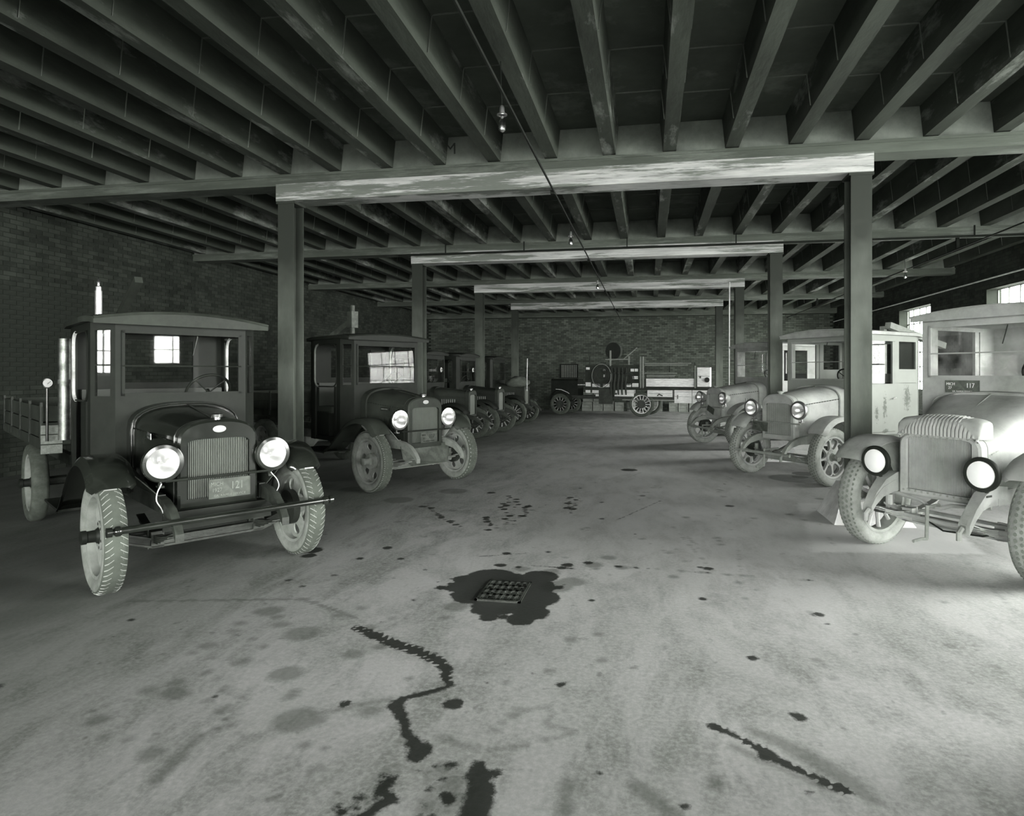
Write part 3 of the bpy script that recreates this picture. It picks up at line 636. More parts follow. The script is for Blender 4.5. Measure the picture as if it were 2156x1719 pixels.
def hood_and_radiator(root, P):
    x0, x1 = P.get('shx', .22), P['cowlx']; W0, T0, B0 = P['shell']; W1, T1, B1 = P['cowl']; pw = P.get('pw', 2.6)
    S0, S1 = T0-.17, T1-.22
    rings = []
    for k in range(9):
        t = k/8; x = (x0-.10)+(x1-(x0-.10))*t; e = t**1.3; wv = W0-.012+(W1-W0)*e+(P.get('bulge', 0)*math.sin(PI*t))
        rings.append(arch(x, wv, B0+(B1-B0)*t+.03, S0+(S1-S0)*t, T0-.012+(T1-T0)*(t**.85), p=pw))
    h = MB().loft(rings, caps=False).build('hood', P['hoodmat'], root, 50)
    # radiator shell: outer skin with an opening round the core
    g0, g1, gz0, gz1 = -P['gw'], P['gw'], P['gz'][0], P['gz'][1]
    A = arch(x0-.11, W0, B0, S0, T0, p=pw); Bq = arch(x0-.015, W0, B0, S0, T0, p=pw); Cq = arch(x0, W0-.018, B0+.018, S0, T0-.018, p=pw)
    D = arch(x0, P['gw'], gz0, gz1-.06, gz1, p=4.5); E_ = arch(x0-.03, P['gw'], gz0, gz1-.06, gz1, p=4.5)
    sh = MB().loft([A, Bq, Cq, D, E_], caps=False).build('radiator_shell', P['shellmat'], root, 30)
    MB().box(x0-.10, x0-.045, g0-.01, g1+.01, gz0-.01, gz1+.01).build('core', 'core' if P['grille'] == 'bars' else 'grillelt', sh, 0)
    gm = MB()
    if P['grille'] == 'bars':
        nb = P.get('nb', 34)
        for k in range(nb):
            y = g0+(k+.5)*(g1-g0)/nb
            zt = gz1-max(0, (abs(y)-(P['gw']-.05)))**2*18
            gm.tube([(x0-.035, y, gz0), (x0-.035, y, zt)], .0034, 5)
        gm.build('grille_bars', P.get('barmat', 'grille'), sh, 40)
    else:
        nb = 46
        for k in range(nb):   # fine honeycomb: crossing slats
            y = g0+(k+.5)*(g1-g0)/nb; gm.box(x0-.046, x0-.036, y-.002, y+.002, gz0, gz1)
        nz = 44
        for k in range(nz):
            z = gz0+(k+.5)*(gz1-gz0)/nz; gm.box(x0-.046, x0-.038, g0, g1, z-.002, z+.002)
        gm.build('honeycomb', 'grey', sh, 0)
    cz = T0-.005
    MB().lathe([(.03,0),(.03,.02),(.045,.022),(.048,.045),(.03,.052),(.001,.053)], (x0-.06, 0, cz), 'z', 20).build('filler_cap', P.get('capmat', 'chrome'), sh, 40)
    if P.get('emblem'):
        e = MB().lathe([(.001,.004),(.02,.004),(.026,.0),(.024,-.004)], axis='x', n=28).build('emblem', 'white', sh, 40, (x0+.004, 0, (gz1+T0)/2+.0)); e.scale = (1, 1.9, 1.05)
    # hood trims
    bd = MB()
    for x, wv, T_, B_ in ((x0-.10, W0+.001, T0+.001, B0), (x1+.01, W1+.002, T1+.002, B1)):
        S_ = S0 if x > 0 else S1
        bd.tube([p for p in arch(x, wv, B_+.03, S_, T_, p=pw, nb=0)], .005, 5)
    bd.build('hood_bead', P['hoodmat'], h, 40)
    hz0, hz1 = (T0+.0-.15), (T1-.17)
    hg = MB()
    for s in (-1, 1):
        nseg = 16
        for k in range(nseg):
            t0, t1 = (k+.12)/nseg, (k+.8)/nseg
            q = []
            for t in (t0, t1):
                x = (x0-.10)+(x1-x0+.10)*t; wv = W0-.008+(W1-W0)*t**1.3; q.append((x, s*(wv+.001), hz0-.02+(hz1-hz0)*t))
            hg.tube(q, .006, 5)
    hg.tube([((x0-.1), 0, T0-.006), (x1, 0, T1-.004)], .007, 6)
    hg.build('hood_hinge', P.get('hingemat', P['hoodmat']), h, 40)
    if P.get('louvers'):
        n_, xa, xb, za, zb = P['louvers']
        for s in (-1, 1):
            for k in range(n_):
                x = xa+(xb-xa)*k/(n_-1); t = ((x0-.1)-x)/((x0-.1)-x1); wv = W0-.012+(W1-W0)*t**1.3
                MB().add([(x, s*wv, za), (x+.02, s*(wv+.014), za+.006), (x+.02, s*(wv+.014), zb-.006), (x, s*wv, zb), (x+.024, s*(wv-.002), za), (x+.024, s*(wv-.002), zb)],
                         [(0,1,2,3), (1,4,5,2), (0,4,1), (3,2,5)]).build('louver', P.get('louvmat', P['hoodmat']), h, 0)
    return h, sh

def cab(root, P):
    C = P['cab']; m = C['mat']; xf, wf_, xc, wc, xr = C['xf'], C['wf'], C['xc'], C['wc'], C['xr']; zr, zb = C['zr'], C['zb']; z0, z1, ww = C['z0'], C['z1'], C['ww']
    mb = MB(); th = .028
    mb.panel((xf-th, -wf_, zb), (0,1,0), (0,0,1), (th,0,0), 2*wf_, zr-zb, [(wf_-ww, wf_+ww, z0-zb, z1-zb)])
    corner_glass = []
    for s in (-1, 1):
        a, b = V((xf, s*wf_, zb)), V((xc, s*wc, zb)); d = (b-a); l = d.length
        if l > .03:
            d.normalize(); n_ = V((-d.y, d.x, 0))*th*(1 if s > 0 else -1)
            ho = [(l*.2, l*.82, z0-zb, z1-zb)] if C.get('cornerwin') else []
            mb.panel(a, d, (0,0,1), n_, l, zr-zb, ho)
            if ho: corner_glass.append((a+d*l*.2+V((0,0,z0-zb)), d*l*.62, n_*.3))
    mb.panel((xr, -wc, zb), (0,1,0), (0,0,1), (th,0,0), 2*wc, zr-zb, [(wc-.36, wc+.36, z0-zb+.1, z1-zb-.03)])
    mb.box(xr, xc, -wc+.02, wc-.02, zb, zb+.03)
    mb.box(xr, xf-.02, -wf_, wf_, zr-.06, zr)
    ln = xc-xr
    if C['side'] == 'open':
        o0, o1, oz0, oz1 = C['open']      # door opening: x range, z range
        for s in (-1, 1):
            y = wc-th if s > 0 else -wc
            mb.panel((xr, y, zb), (1,0,0), (0,0,1), (0,th,0), ln, zr-zb, [(o0-xr, o1-xr, .0, C['sill']-zb), (o0-xr, o1-xr, C['sill']-zb, oz1-zb)])
    else:
        for s in (-1, 1):
            y = wc-th if s > 0 else -wc
            dx0, dx1 = C['door']; ho = [(dx0-xr, dx1-xr, .04, zr-zb-.1)]
            if C.get('quarter'): q0, q1 = C['quarter']; ho.append((q0-xr, q1-xr, z0-zb-.04, z1-zb-.02))
            mb.panel((xr, y, zb), (1,0,0), (0,0,1), (0,th,0), ln, zr-zb, ho)
    cb = mb.build('cab', m, root, 0)
    if C['side'] == 'open':
        o0, o1, oz0, oz1 = C['open']
        for s in (-1, 1):
            y = s*wc; t = MB()
            # rounded C-shaped edge strips of the doorway
            pts = rrect(0, o0, o1, oz0, oz1, .11); t.tube([(p[1], y, p[2]) for p in pts], .010, 6, cyc=True)
            t.build('doorway_bead', m, cb, 40)
            xm = (o0+o1)/2; rear = [(p[1], y, p[2]) for p in pts if p[1] < xm-.05]; MB().tube(rear, .014, 6).build('rear_edge_strip', C.get('beadmat', m), cb, 40)
            MB().box(o0, o1, min(y, y-s*.02), max(y, y-s*.02), zb, zb+.06).box(o0-.0, o0+.035, y-.015, y+.015, zb, oz0).box(o1-.05, o1, y-.012, y+.012, zb, oz0).build('door_post', m, cb, 0)
            hl = C.get('halfdoor')
            if hl: MB().box(hl[0], hl[1], y-.012, y+.012, zb+.1, oz0+.0).build('half_door', m, cb, 0)
    else:
        dx0, dx1 = C['door']
        for s in (-1, 1):
            y = wc-.02 if s > 0 else -wc-.008
            l = dx1-dx0-.012; h = zr-zb-.152
            d = MB().panel((dx0+.006, y, zb+.046), (1,0,0), (0,0,1), (0,th,0), l, h, [(.07, l-.06, z0-zb-.1, z1-zb-.07)])
            dd = d.build('door', C.get('doormat', m), root, 0)
            MB().box(dx0+.07, dx1-.06, y+.01, y+.014, z0-.06, z1-.02).build('door_glass', 'glass', dd, 0)
            yy = s*wc
            MB().tube([(dx0+.05, yy, 1.22), (dx0+.05, yy+s*.05, 1.22), (dx0+.14, yy+s*.055, 1.21)], .009, 6).build('door_handle', 'dullnickel', dd, 40)
            for hz in (zb+.2, 1.2, z1):
                MB().tube([(dx1+.0, yy+s*.012, hz), (dx1, yy+s*.012, hz+.07)], .009, 6).build('hinge', m, dd, 40)
            if C.get('quarter'):
                q0, q1 = C['quarter']; zq = z0-.04+(z1-z0)*.34
                MB().box(q0, q1, min(yy, yy-s*.02), max(yy, yy-s*.02), z0-.05, zq).build('quarter_panel', m, cb, 0)
                MB().box(q0, q1, yy-s*.014-.002, yy-s*.014+.002, zq, z1-.02).build('quarter_glass', 'glass', cb, 0)
    for O, U, nn in corner_glass:
        MB().obox(O+nn*1.5, U, (0, 0, z1-z0), nn*.3).build('corner_glass', 'glass', cb, 0)
        MB().obox(O-nn*.6+V((0, 0, (z1-z0)*.46)), U, (0, 0, .012), nn).build('corner_bar', m, cb, 0)
    # windshield
    zm = z0+(z1-z0)*.46
    fr = MB(); e = .022
    for a in ((-ww, -ww+e, z0, z1), (ww-e, ww, z0, z1), (-ww, ww, z0, z0+e), (-ww, ww, z1-e, z1)): fr.box(xf-.006, xf+.012, *a)
    fr.tube([(xf+.01, -ww, zm), (xf+.01, ww, zm)], .007, 6)
    ws = fr.build('windshield', C.get('wsmat', m), root, 0)
    MB().box(xf-.002, xf+.002, -ww+e, ww-e, z0+e, zm-.004).build('lower_glass', C.get('glass', 'glass'), ws, 0)
    up = MB().box(-.002, .002, -ww+e, ww-e, 0, z1-e-zm-.006).build('upper_glass', C.get('glass', 'glass'), ws, 0, (xf, 0, zm+.006)); up.rotation_euler = (0, C.get('tilt', 0), 0)
    MB().tube([(xf+.014, .1, z1-.03), (xf+.02, .06, z1-.2)], .005, 5).build('wiper', 'black', ws, 40)
    # roof with a crowned visor
    rings = []; ov = C.get('visor', .07); rw = C.get('rw', wc+.05)
    for x, k, dz in ((xf+ov, .97, -.01), (xf+ov-.04, 1, 0), (xf-.2, 1, .015), (xr+.1, 1, .01), (xr-.06, .99, -.005)):
        w_ = rw*k; up_ = [(x, -w_+2*w_*i/12, zr+dz+.028+C.get('crown', .06)*(1-(2*i/12-1)**2)) for i in range(13)]; lo = [(x, -w_+2*w_*i/12, zr+dz-.02+.0*(1-(2*i/12-1)**2)) for i in range(12, -1, -1)]
        rings.append(up_+lo)
    rf = MB().loft(rings).build('roof', C.get('roofmat', m), root, 30)
    MB().tube([p for p in [(xf+ov+.004, -rw*.97+2*rw*.97*i/12, zr+.014+C.get('crown', .06)*(1-(2*i/12-1)**2)) for i in range(13)]], .012, 6).build('visor_bead', C.get('roofmat', m), rf, 40)
    # inside
    MB().box(xr+.03, xr+.42, -wc+.06, wc-.06, zb+.05, 1.02).build('seat_box', 'blackdull', root, 0)
    MB().box(xr+.05, xr+.5, -wc+.06, wc-.06, 1.0, 1.1).box(xr+.03, xr+.14, -wc+.06, wc-.06, 1.08, 1.45).build('seat', 'leather', root, 0)
    sw = empty_part('steering_wheel', root, (xf-.27, .28, z0+.02), (0, -.95, 0)); 
    MB().tube([(.19*math.cos(a), .19*math.sin(a), 0) for a in np.linspace(0, 2*PI, 28, endpoint=False)], .012, 8, cyc=True).build('wheel_rim', 'blackdull', sw, 60)
    s_ = MB()
    for k in range(4): a = PI/4+PI/2*k; s_.tube([(0, 0, -.02), (.19*math.cos(a), .19*math.sin(a), 0)], .007, 6)
    s_.tube([(0,0,.02),(0,0,-.6)], .018, 8).build('wheel_spokes', 'blackdull', sw, 60)
    MB().box(xf-.13, xf-.03, -wf_+.03, wf_-.03, z0-.16, z0-.03).build('dashboard', 'blackdull', root, 0)
    return cb
def empty_part(name, parent, loc, rot=(0,0,0)):
    o = bpy.data.objects.new(name, None); o.parent = parent; o.location = loc; o.rotation_euler = rot; o.empty_display_size = .1; COL.objects.link(o); return o

def bed(root, xa, xb, w_, z, h, pm, slat=3, posts=4):
    fl_ = MB().box(xb, xa, -w_, w_, z-.06, z).box(xb, xa, -w_-.02, -w_+.0, z-.10, z+.0).box(xb, xa, w_, w_+.02, z-.10, z); b = fl_.build('bed_floor', pm, root, 0)
    ph = h/slat
    for s in (-1, 1):
        one = None
        for k in range(slat): MB().box(xb, xa, s*w_-.012, s*w_+.012, z+k*ph+.006, z+(k+1)*ph-.006).build('side_plank', pm, b, 0)
        for k in range(posts):
            x = xb+.04+(xa-xb-.08)*k/(posts-1); MB().box(x-.03, x+.03, s*(w_+.012)-.01, s*(w_+.012)+.018 if s > 0 else s*(w_+.012)+.01, z-.08, z+h+.03).build('stake', 'chassis', b, 0)
    for k in range(slat): 
        MB().box(xa-.02, xa, -w_, w_, z+k*ph+.006, z+(k+1)*ph-.006).build('end_plank', pm, b, 0)
        MB().box(xb, xb+.02, -w_, w_, z+k*ph+.006, z+(k+1)*ph-.006).build('end_plank', pm, b, 0)
    return b
def plate(root, x, y, z, w_, h, lines, pm='plate', tm='plate_txt', rot=0, parent=None):
    p_ = MB().box(-.002, .002, -w_/2, w_/2, -h/2, h/2); 
    for a in ((-w_/2, w_/2, -h/2, -h/2+.006), (-w_/2, w_/2, h/2-.006, h/2), (-w_/2, -w_/2+.006, -h/2, h/2), (w_/2-.006, w_/2, -h/2, h/2)): p_.box(.002, .005, *a)
    o = p_.build('license_plate', pm, parent or root, 0, (x, y, z)); o.rotation_euler = (rot, 0, 0)
    for s, size, dy, dz, sx_ in lines: text('plate_lettering', s, size, (.003, dy, dz), FRONT, tm, o, .002, sx_)
    return o
def radiator_bar(root, x, z, w_, m): MB().tube([(x, -w_, z), (x, w_, z)], .010, 8).build('lamp_bar', m, root, 40)
def running(root, w0, w1, xa, xb, z, m):
    for s in (-1, 1):
        MB().box(xb, xa, min(s*w0, s*w1), max(s*w0, s*w1), z-.02, z).build('running_board', m, root, 0)

TRUCKS = {}
def make_truck(P):
    r = thing(empty('truck', (P['loc'][0], P['loc'][1], 0), math.radians(P['head'])), P['label'], 'truck', P.get('group'))
    R = P['R']; tr = P['track']
    W = make_wheel(P['wheel'], R, P['tw'], P['tiremat'], P['rimmat'], P.get('tread'), P.get('treadmat', 'tread'), P.get('hubmat'), P.get('bandmat', 'treadd'))
    put_wheels(r, W, [(0, tr), (0, -tr)], R)
    W2 = make_wheel(P['wheel'], R, P['tw'], P.get('reartire', 'tiredark'), P['rimmat'], None, None, P.get('hubmat')); put_wheels(r, W2, [(-3.2, tr), (-3.2, -tr)], R)
    springs_axle(r, P['chmat'], R, tr, 0)
    hood_and_radiator(r, P)
    for s, (x, y, z) in ((-1, P['lamp']), (1, P['lamp'])) if P['lamp'] else ():
        headlamp(r, x, s*y, z, P['lr'], P['lampmat'], P.get('lensmat', 'lens'), 0, P.get('lamprim', 'black'), P.get('lampL', .17))
    for s in (-1, 1):
        fender(r, s, smooth_path(P['fend']), P['fy'][0], P['fy'][1], P['fendmat'], P.get('crown', .035))
        if P.get('apron', 1):
            B0 = P['shell'][2]; W0 = P['shell'][0]; W1 = P['cowl'][0]
            pts = smooth_path([q for q in P['fend'] if P['cowlx']-.1 < q[0] < .2], 3)
            rings = []
            for x, z in pts:
                t = max(0, min(1, (.12-x)/(.12-P['cowlx']))); wi = max(.40, W0+(W1-W0)*t)
                rings.append([(x, s*(P['fy'][0]+.02), z), (x, s*((P['fy'][0]+wi)/2), z-.04-(z-.66)*.3), (x, s*wi, min(z-.06, .68)), (x, s*wi, min(z-.07, .67)), (x, s*((P['fy'][0]+wi)/2), z-.05-(z-.66)*.3), (x, s*(P['fy'][0]+.02), z-.008)])
            MB().loft(rings).build('splash_apron', P.get('apronmat', P['fendmat']), r, 40)
    cab(r, P)
    MB().loft([arch(P['cowlx']+.005, P['cowl'][0]+.012, P['cowl'][2], P['cowl'][1]-.22, P['cowl'][1]+.01, p=2.6), arch(P['cab']['xf']+.0, P['cowl'][0]+.02, P['cowl'][2], P['cowl'][1]-.2, P['cowl'][1]+.02, p=2.6)]).build('cowl', P['hoodmat'], r, 40)
    running(r, .42, P['fy'][1]-.02, P['fend'][-1][0]+.05, P['cab']['xr']-.1, P['fend'][-1][1], P['fendmat'])
    TRUCKS[P['key']] = r
    return r
# ------------------------------------------------------------------ black truck with plate 121
FA = [(.22,.77),(.14,.87),(-.02,.945),(-.25,.95),(-.5,.86),(-.72,.70),(-.92,.54),(-1.1,.46)]
PA = dict(key='A', loc=(-3.50,4.62), head=-34.8, R=.42, track=.725, tw=.155, wheel='disc', tiremat='tire', rimmat='greyd', tread='herring', treadmat='tread', hubmat='blackdull',
    chmat='chassis', shell=(.295,1.235,.56), cowl=(.42,1.335,.62), cowlx=-.56, hoodmat='black', shellmat='black', gw=.232, gz=(.635,1.09), grille='bars', nb=34, emblem=1,
    lamp=(.26,.405,.935), lr=.128, lampmat='black', lamprim='black', fend=FA, fy=(.56,.86), fendmat='black', apronmat='blackdusty',
    cab=dict(mat='blackdull', xf=-.63, wf=.52, xc=-.80, wc=.66, xr=-1.62, zr=2.03, zb=.60, z0=1.41, z1=1.955, ww=.475, side='open', open=(-1.5,-.9,1.36,1.96), sill=1.36, cornerwin=1, beadmat='rimlight', halfdoor=(-1.1,-.95), visor=.1, rw=.71, crown=.07, roofmat='blackdusty', tilt=0),
    label='black truck with number 121 plate and long tube bumper at front left')
A = make_truck(PA)
# straight tube bumper with end collars
bm = MB().tube([(.50,-.765,.535),(.50,.765,.535)], .024, 12)
for s in (-1, 1): bm.lathe([(.03,-.02),(.036,-.01),(.036,.01),(.03,.02)], (.50, s*.74, .535), n=16, caps=True); bm.lathe([(.034,-.015),(.034,.015)], (.50, s*.79, .535), n=16, caps=True); bm.tube([(.50, s*.765, .535), (.50, s*.79, .535)], .02, 10)
bm.build('bumper', 'black', A, 40)
MB().box(.22,.235,-.40,.40,.42,.56).box(.12,.24,-.38,.38,.54,.56).build('front_apron', 'blackdull', A, 0)
for s in (-1, 1): MB().tube([(x_, s*y_, z_) for (x_, y_), z_ in zip(smooth_path([(.22,.405),(.25,.44),(.27,.45),(.27,.42),(.26,.40)], 4), np.linspace(.78, .55, 17))], .0045, 6).build('lamp_wire', 'rimlight', A, 40)
radiator_bar(A, .262, .80, .39, 'blackdull')
plate(A, .285, .055, .705, .31, .15, [('MICH', .042, -.095, .035, .9), ('1927', .042, -.095, -.012, .9), ('121', .085, .055, .012, .8), ('GR. RAPIDS SERVICE', .024, 0, -.055, 1.1)])
np_ = MB().box(-.11,.11,-.003,.003,-.024,.024).build('name_plate', 'dullnickel', A, 0, (-.26,-.368,1.10)); np_.rotation_euler = (0,-.0,-.13)
text('lettering', 'FEDERAL-KNIGHT', .024, (0,-.004,0), (PI/2,0,0), 'core', np_, .001)
for s in (-1, 1): MB().box(.12,.235, s*.73-.04, s*.73+.04, .775,.80).build('fender_clip', 'chrome', A, 0)
b_ = bed(A, -1.78, -4.6, .84, 1.0, .30, 'woodd', 2, 5)
for z_ in (.86, .95, 1.04): MB().box(-1.795, -1.77, -.86, -.70, z_, z_+.08).build('end_board', 'wood', A, 0)
bn = MB()
for r_, h_ in ((0,0),): pass
def lump(root, name, label_m, c, rx, ry, rz, seed, n=10):
    rr = random.Random(seed); rings = []
    for i in range(1, n):
        t = PI*i/n; ring = []
        for k in range(16):
            a = 2*PI*k/16; q = 1+.22*math.sin(3*a+seed+t*2)+.12*rr.uniform(-1, 1)
            ring.append((c[0]+rx*math.sin(t)*math.cos(a)*q, c[1]+ry*math.sin(t)*math.sin(a)*q, max(c[2]-rz*.6, c[2]+rz*math.cos(t)*(1+.1*rr.uniform(-1, 1)))))
        rings.append(ring)
    return MB().loft(rings).build(name, label_m, root, 60)
Rz = lambda a: Matrix.Rotation(math.radians(a), 3, 'Z')
def wpos(P, x, y, z): v = Rz(P['head'])@V((x, y, z)); return (v.x+P['loc'][0], v.y+P['loc'][1], v.z)
lu = lump(None, 'tarpaulin', 'canvas', (0,0,.17), .30, .26, .24, 3); lu.location = wpos(PA, -2.55, -.40, 1.02); thing(lu, 'dark crumpled tarpaulin bundle lying in the bed of truck 121', 'tarpaulin')
MB().tube([(-1.78,-.68,.98),(-1.78,-.68,1.92)], .055, 16).lathe([(.07,0),(.07,.04)], (-1.78,-.68,1.5), 'z', 16, caps=True).build('tank', 'galv', A, 40)
MB().tube([(-1.88,-.40,1.0),(-1.88,-.40,2.40)], .034, 14).lathe([(.028,2.40),(.028,2.44),(.012,2.45),(.012,2.48),(.018,2.49),(.001,2.52)], (-1.88,-.40,0), 'z', 12).build('stack_pipe', 'dullnickel', A, 40)
MB().obox((-2.75,-.12,2.08),(1.0,0,.42),(0,.07,0),(-.03,0,.06)).build('boom', 'woodd', A, 0)
MB().tube([(-1.72,-.82,.98),(-1.72,-.82,1.46)], .012, 8).lathe([(.001,-.018),(.04,-.018),(.042,-.01),(.042,.012)], (-1.705,-.82,1.51), 'x', 24).build('gauge', 'black', A, 40)
MB().lathe([(.001,.0),(.036,.0)], (-1.69,-.82,1.51), 'x', 24).build('gauge_face', 'white', A, 40)
MB().obox((-1.686,-.825,1.50),(0,.003,0),(0,.024,.026),(.001,0,0)).build('gauge_needle', 'core', A, 0)

# ------------------------------------------------------------------ dusty dark truck with plate 107
PB = dict(key='B', loc=(-3.27,8.67), head=-32.7, R=.415, track=.74, tw=.165, wheel='disc', tiremat='tire', rimmat='tiregrey', tread='diamond', treadmat='tread', hubmat='greyd',
    chmat='greyd', shell=(.295,1.265,.54), cowl=(.43,1.37,.60), cowlx=-.62, hoodmat='blackdusty', shellmat='blackdusty', gw=.237, gz=(.625,1.12), grille='bars', nb=36, emblem=1, barmat='grille',
    lamp=(.20,.42,.96), lr=.125, lampmat='black', lamprim='chrome', fend=FA, fy=(.56,.87), fendmat='blackdusty', apronmat='tiregrey', louvers=(14,-.02,-.42,.80,.98), louvmat='blackdusty',
    cab=dict(mat='blackdull', xf=-.72, wf=.56, xc=-.90, wc=.68, xr=-1.75, zr=2.11, zb=.60, z0=1.43, z1=2.02, ww=.52, side='open', open=(-1.63,-1.0,1.40,2.03), sill=1.40, cornerwin=1, beadmat='greyd', visor=.1, rw=.73, crown=.05, roofmat='blackdull', tilt=-.06),
    label='dusty black truck with number 107 plate behind the 121 truck')
B = make_truck(PB)
MB().poly([(.20,-.42,.60),(.20,.42,.60),(.24,.40,.42),(.30,.30,.33),(.30,-.30,.33),(.24,-.40,.42)], (.01,0,0)).build('front_apron', 'rimdark', B, 0)
radiator_bar(B, .245, .80, .42, 'blackdull')
plate(B, .265, .02, .70, .29, .14, [('MICH', .034, -.09, .033, .8), ('27', .034, -.09, -.012, .9), ('107', .082, .05, .01, .8), ('GR. RAPIDS SERVICE', .02, 0, -.052, 1.1)], tm='core')
n2 = MB().box(-.12,.12,-.003,.003,-.022,.022).build('name_plate', 'chassis', B, 0, (-.24,-.372,1.09)); n2.rotation_euler = (0,0,-.13)
text('lettering', 'FEDERAL-KNIGHT', .024, (0,-.004,0), (PI/2,0,0), 'greyd', n2, .001)
for s in (-1, 1): MB().box(.12,.235, s*.73-.035, s*.73+.035, .775,.80).build('fender_clip', 'chrome', B, 0)
bed(B, -1.95, -4.5, .82, 1.0, .28, 'woodd', 2, 4)
MB().tube([(-1.95,.16,1.0),(-1.95,.16,2.72)], .035, 8).obox((-3.0,.05,1.98),(1.05,.05,.42),(0,.09,0),(-.03,0,.09)).box(-2.02,-1.88,.10,.22,2.35,2.62).build('boom', 'rimdark', B, 0)

# ------------------------------------------------------------------ pale dusty trucks on the right
FC = [(.30,.74),(.22,.84),(.06,.93),(-.16,.955),(-.42,.88),(-.66,.72),(-.88,.55),(-1.1,.46)]
PC = dict(key='C', loc=(2.079,10.159), head=-141.2, R=.41, track=.73, tw=.165, wheel='spoke8', tiremat='tiregrey', rimmat='grey', tread='knob', treadmat='knob', bandmat='tiregrey', hubmat='greyd',
    chmat='greyd', shell=(.30,1.285,.60), cowl=(.44,1.40,.66), cowlx=-.62, hoodmat='grey', shellmat='grey', gw=.235, gz=(.675,1.15), grille='bars', nb=40, barmat='grillelt', capmat='greyd', hingemat='core',
    lamp=(.30,.435,1.063), lr=.122, lampmat='grey', lamprim='dullnickel', fend=FC, fy=(.56,.88), fendmat='grey', apronmat='greyd',
    cab=dict(mat='cream', xf=-.80, wf=.66, xc=-.82, wc=.68, xr=-2.22, zr=2.19, zb=.66, z0=1.49, z1=2.11, ww=.585, side='closed', door=(-1.60,-.92), quarter=(-2.14,-1.70), visor=.12, rw=.74, crown=.07, roofmat='grey', wsmat='grey', glass='glass', doormat='cream'),
    label='pale grey truck with closed light cab behind the right column')
PC['cab']['mat'] = 'cream'
C_ = make_truck(PC)
def horns(root, m, tube=True):
    if tube: MB().tube([(.56,-.50,.43),(.56,.50,.43)], .022, 10).build('cross_tube', m, root, 40)
    for s in (-1, 1): MB().tube([(.56,s*.38,.43),(.60,s*.38,.40),(.60,s*.38,.34)], .02, 8).build('spring_shackle', m, root, 40)
horns(C_, 'greyd'); crank(C_, 'greyd')
radiator_bar(C_, .26, .86, .44, 'greyd')
plate(C_, .285, -.27, .79, .28, .14, [('MICH', .034, -.09, .033, .8), ('27', .034, -.09, -.012, .9), ('71', .08, .05, .01, .8)], tm='core', rot=-.05)
bed(C_, -2.4, -4.3, .80, 1.0, .3, 'wood', 2, 3)
MB().obox((-3.5,.3,2.02),(1.1,-.3,.34),(0,.1,0),(-.03,0,.10)).obox((-2.5,-.1,1.0),(.08,0,0),(0,.08,0),(0,0,1.4)).build('boom', 'greyd', C_, 0)
PE = dict(PC); PE['cab'] = dict(PC['cab']); PE.update(key='E', loc=(1.60,14.45), head=-152, label='grey dusty truck farthest back in the right row, beside second column')
PE['cab'].update(mat='grey', doormat='grey', xr=-2.0, quarter=None, door=(-1.75,-1.0), glass='glassd'); PE['louvers'] = (4,-.35,-.5,.98,1.06); PE['lamprim'] = 'dullnickel'
E_ = make_truck(PE); horns(E_, 'greyd'); crank(E_, 'greyd'); radiator_bar(E_, .26, .86, .44, 'greyd')
plate(E_, .27, -.04, .80, .26, .13, [('MICH', .03, -.08, .03, .8), ('27', .03, -.08, -.012, .9)], tm='core', rot=-.35)
bed(E_, -2.2, -4.3, .80, 1.0, .3, 'wood', 2, 3)
MB().tube([(-2.3,.2,1.0),(-2.3,.2,2.5)], .04, 8).build('boom', 'greyd', E_, 0)

FD = [(.36,.80),(.30,.87),(.16,.955),(-.05,.985),(-.32,.93),(-.6,.78),(-.86,.58),(-1.1,.46)]
PD = dict(key='D', loc=(2.541,5.917), head=-142.6, R=.445, track=.70, tw=.185, wheel='wood12', tiremat='tiregrey', rimmat='greyd', tread='knob', treadmat='knob', bandmat='tiregrey', hubmat='greyd',
    chmat='grey', shell=(.335,1.10,.545), cowl=(.52,1.42,.64), cowlx=-.58, hoodmat='grey', shellmat='grey', gw=.268, gz=(.602,1.06), grille='comb', capmat='rimlight', hingemat='greyd', bulge=.02, pw=4,
    lamp=(.40,.43,.83), lr=.118, lampmat='greyd', lamprim='blackdull', lensmat='lensw', lampL=.1, fend=FD, fy=(.53,.90), fendmat='grey', apronmat='greyd',
    cab=dict(mat='grey', xf=-.66, wf=.66, xc=-.70, wc=.68, xr=-1.95, zr=2.13, zb=.66, z0=1.555, z1=2.06, ww=.595, side='closed', door=(-1.65,-.85), quarter=None, visor=.09, rw=.75, crown=.06, roofmat='grey', wsmat='grey', glass='glassd'),
    label='pale grey truck with honeycomb radiator at right edge of the picture')
D = make_truck(PD)
# ribbed top tank of the radiator
tk = MB().loft([arch(x, .335-dx, 1.085, 1.12, z, p=3.2) for x, dx, z in ((.215,.03,1.15),(.235,.01,1.11),(.235,.0,1.09))]+[arch(x, .335-dx, 1.085, 1.12, z, p=3.2) for x, dx, z in ()], caps=True)
D_sh = [o for o in D.children if o.name.startswith('radiator_shell')][0]
tk = MB().loft([arch(.24, .325, 1.075, 1.10, 1.12, p=4), arch(.225, .335, 1.075, 1.14, 1.20, p=3.4), arch(.17, .34, 1.075, 1.17, 1.235, p=3.2), arch(.06, .34, 1.075, 1.17, 1.24, p=3.2)]).build('top_tank', 'grey', D_sh, 50)
rb = MB()
for k in range(22):
    y = -.315+.63*k/21; zt = 1.235-.11*abs(y/.33)**4; rb.tube([(.245, y, 1.08), (.243, y, zt-.09), (.21, y*.99, zt-.025), (.15, y*.98, zt+.004), (.06, y*.98, zt+.006)], .0125, 7)
rb.build('tank_ribs', 'grey', D_sh, 50)
rv = MB()
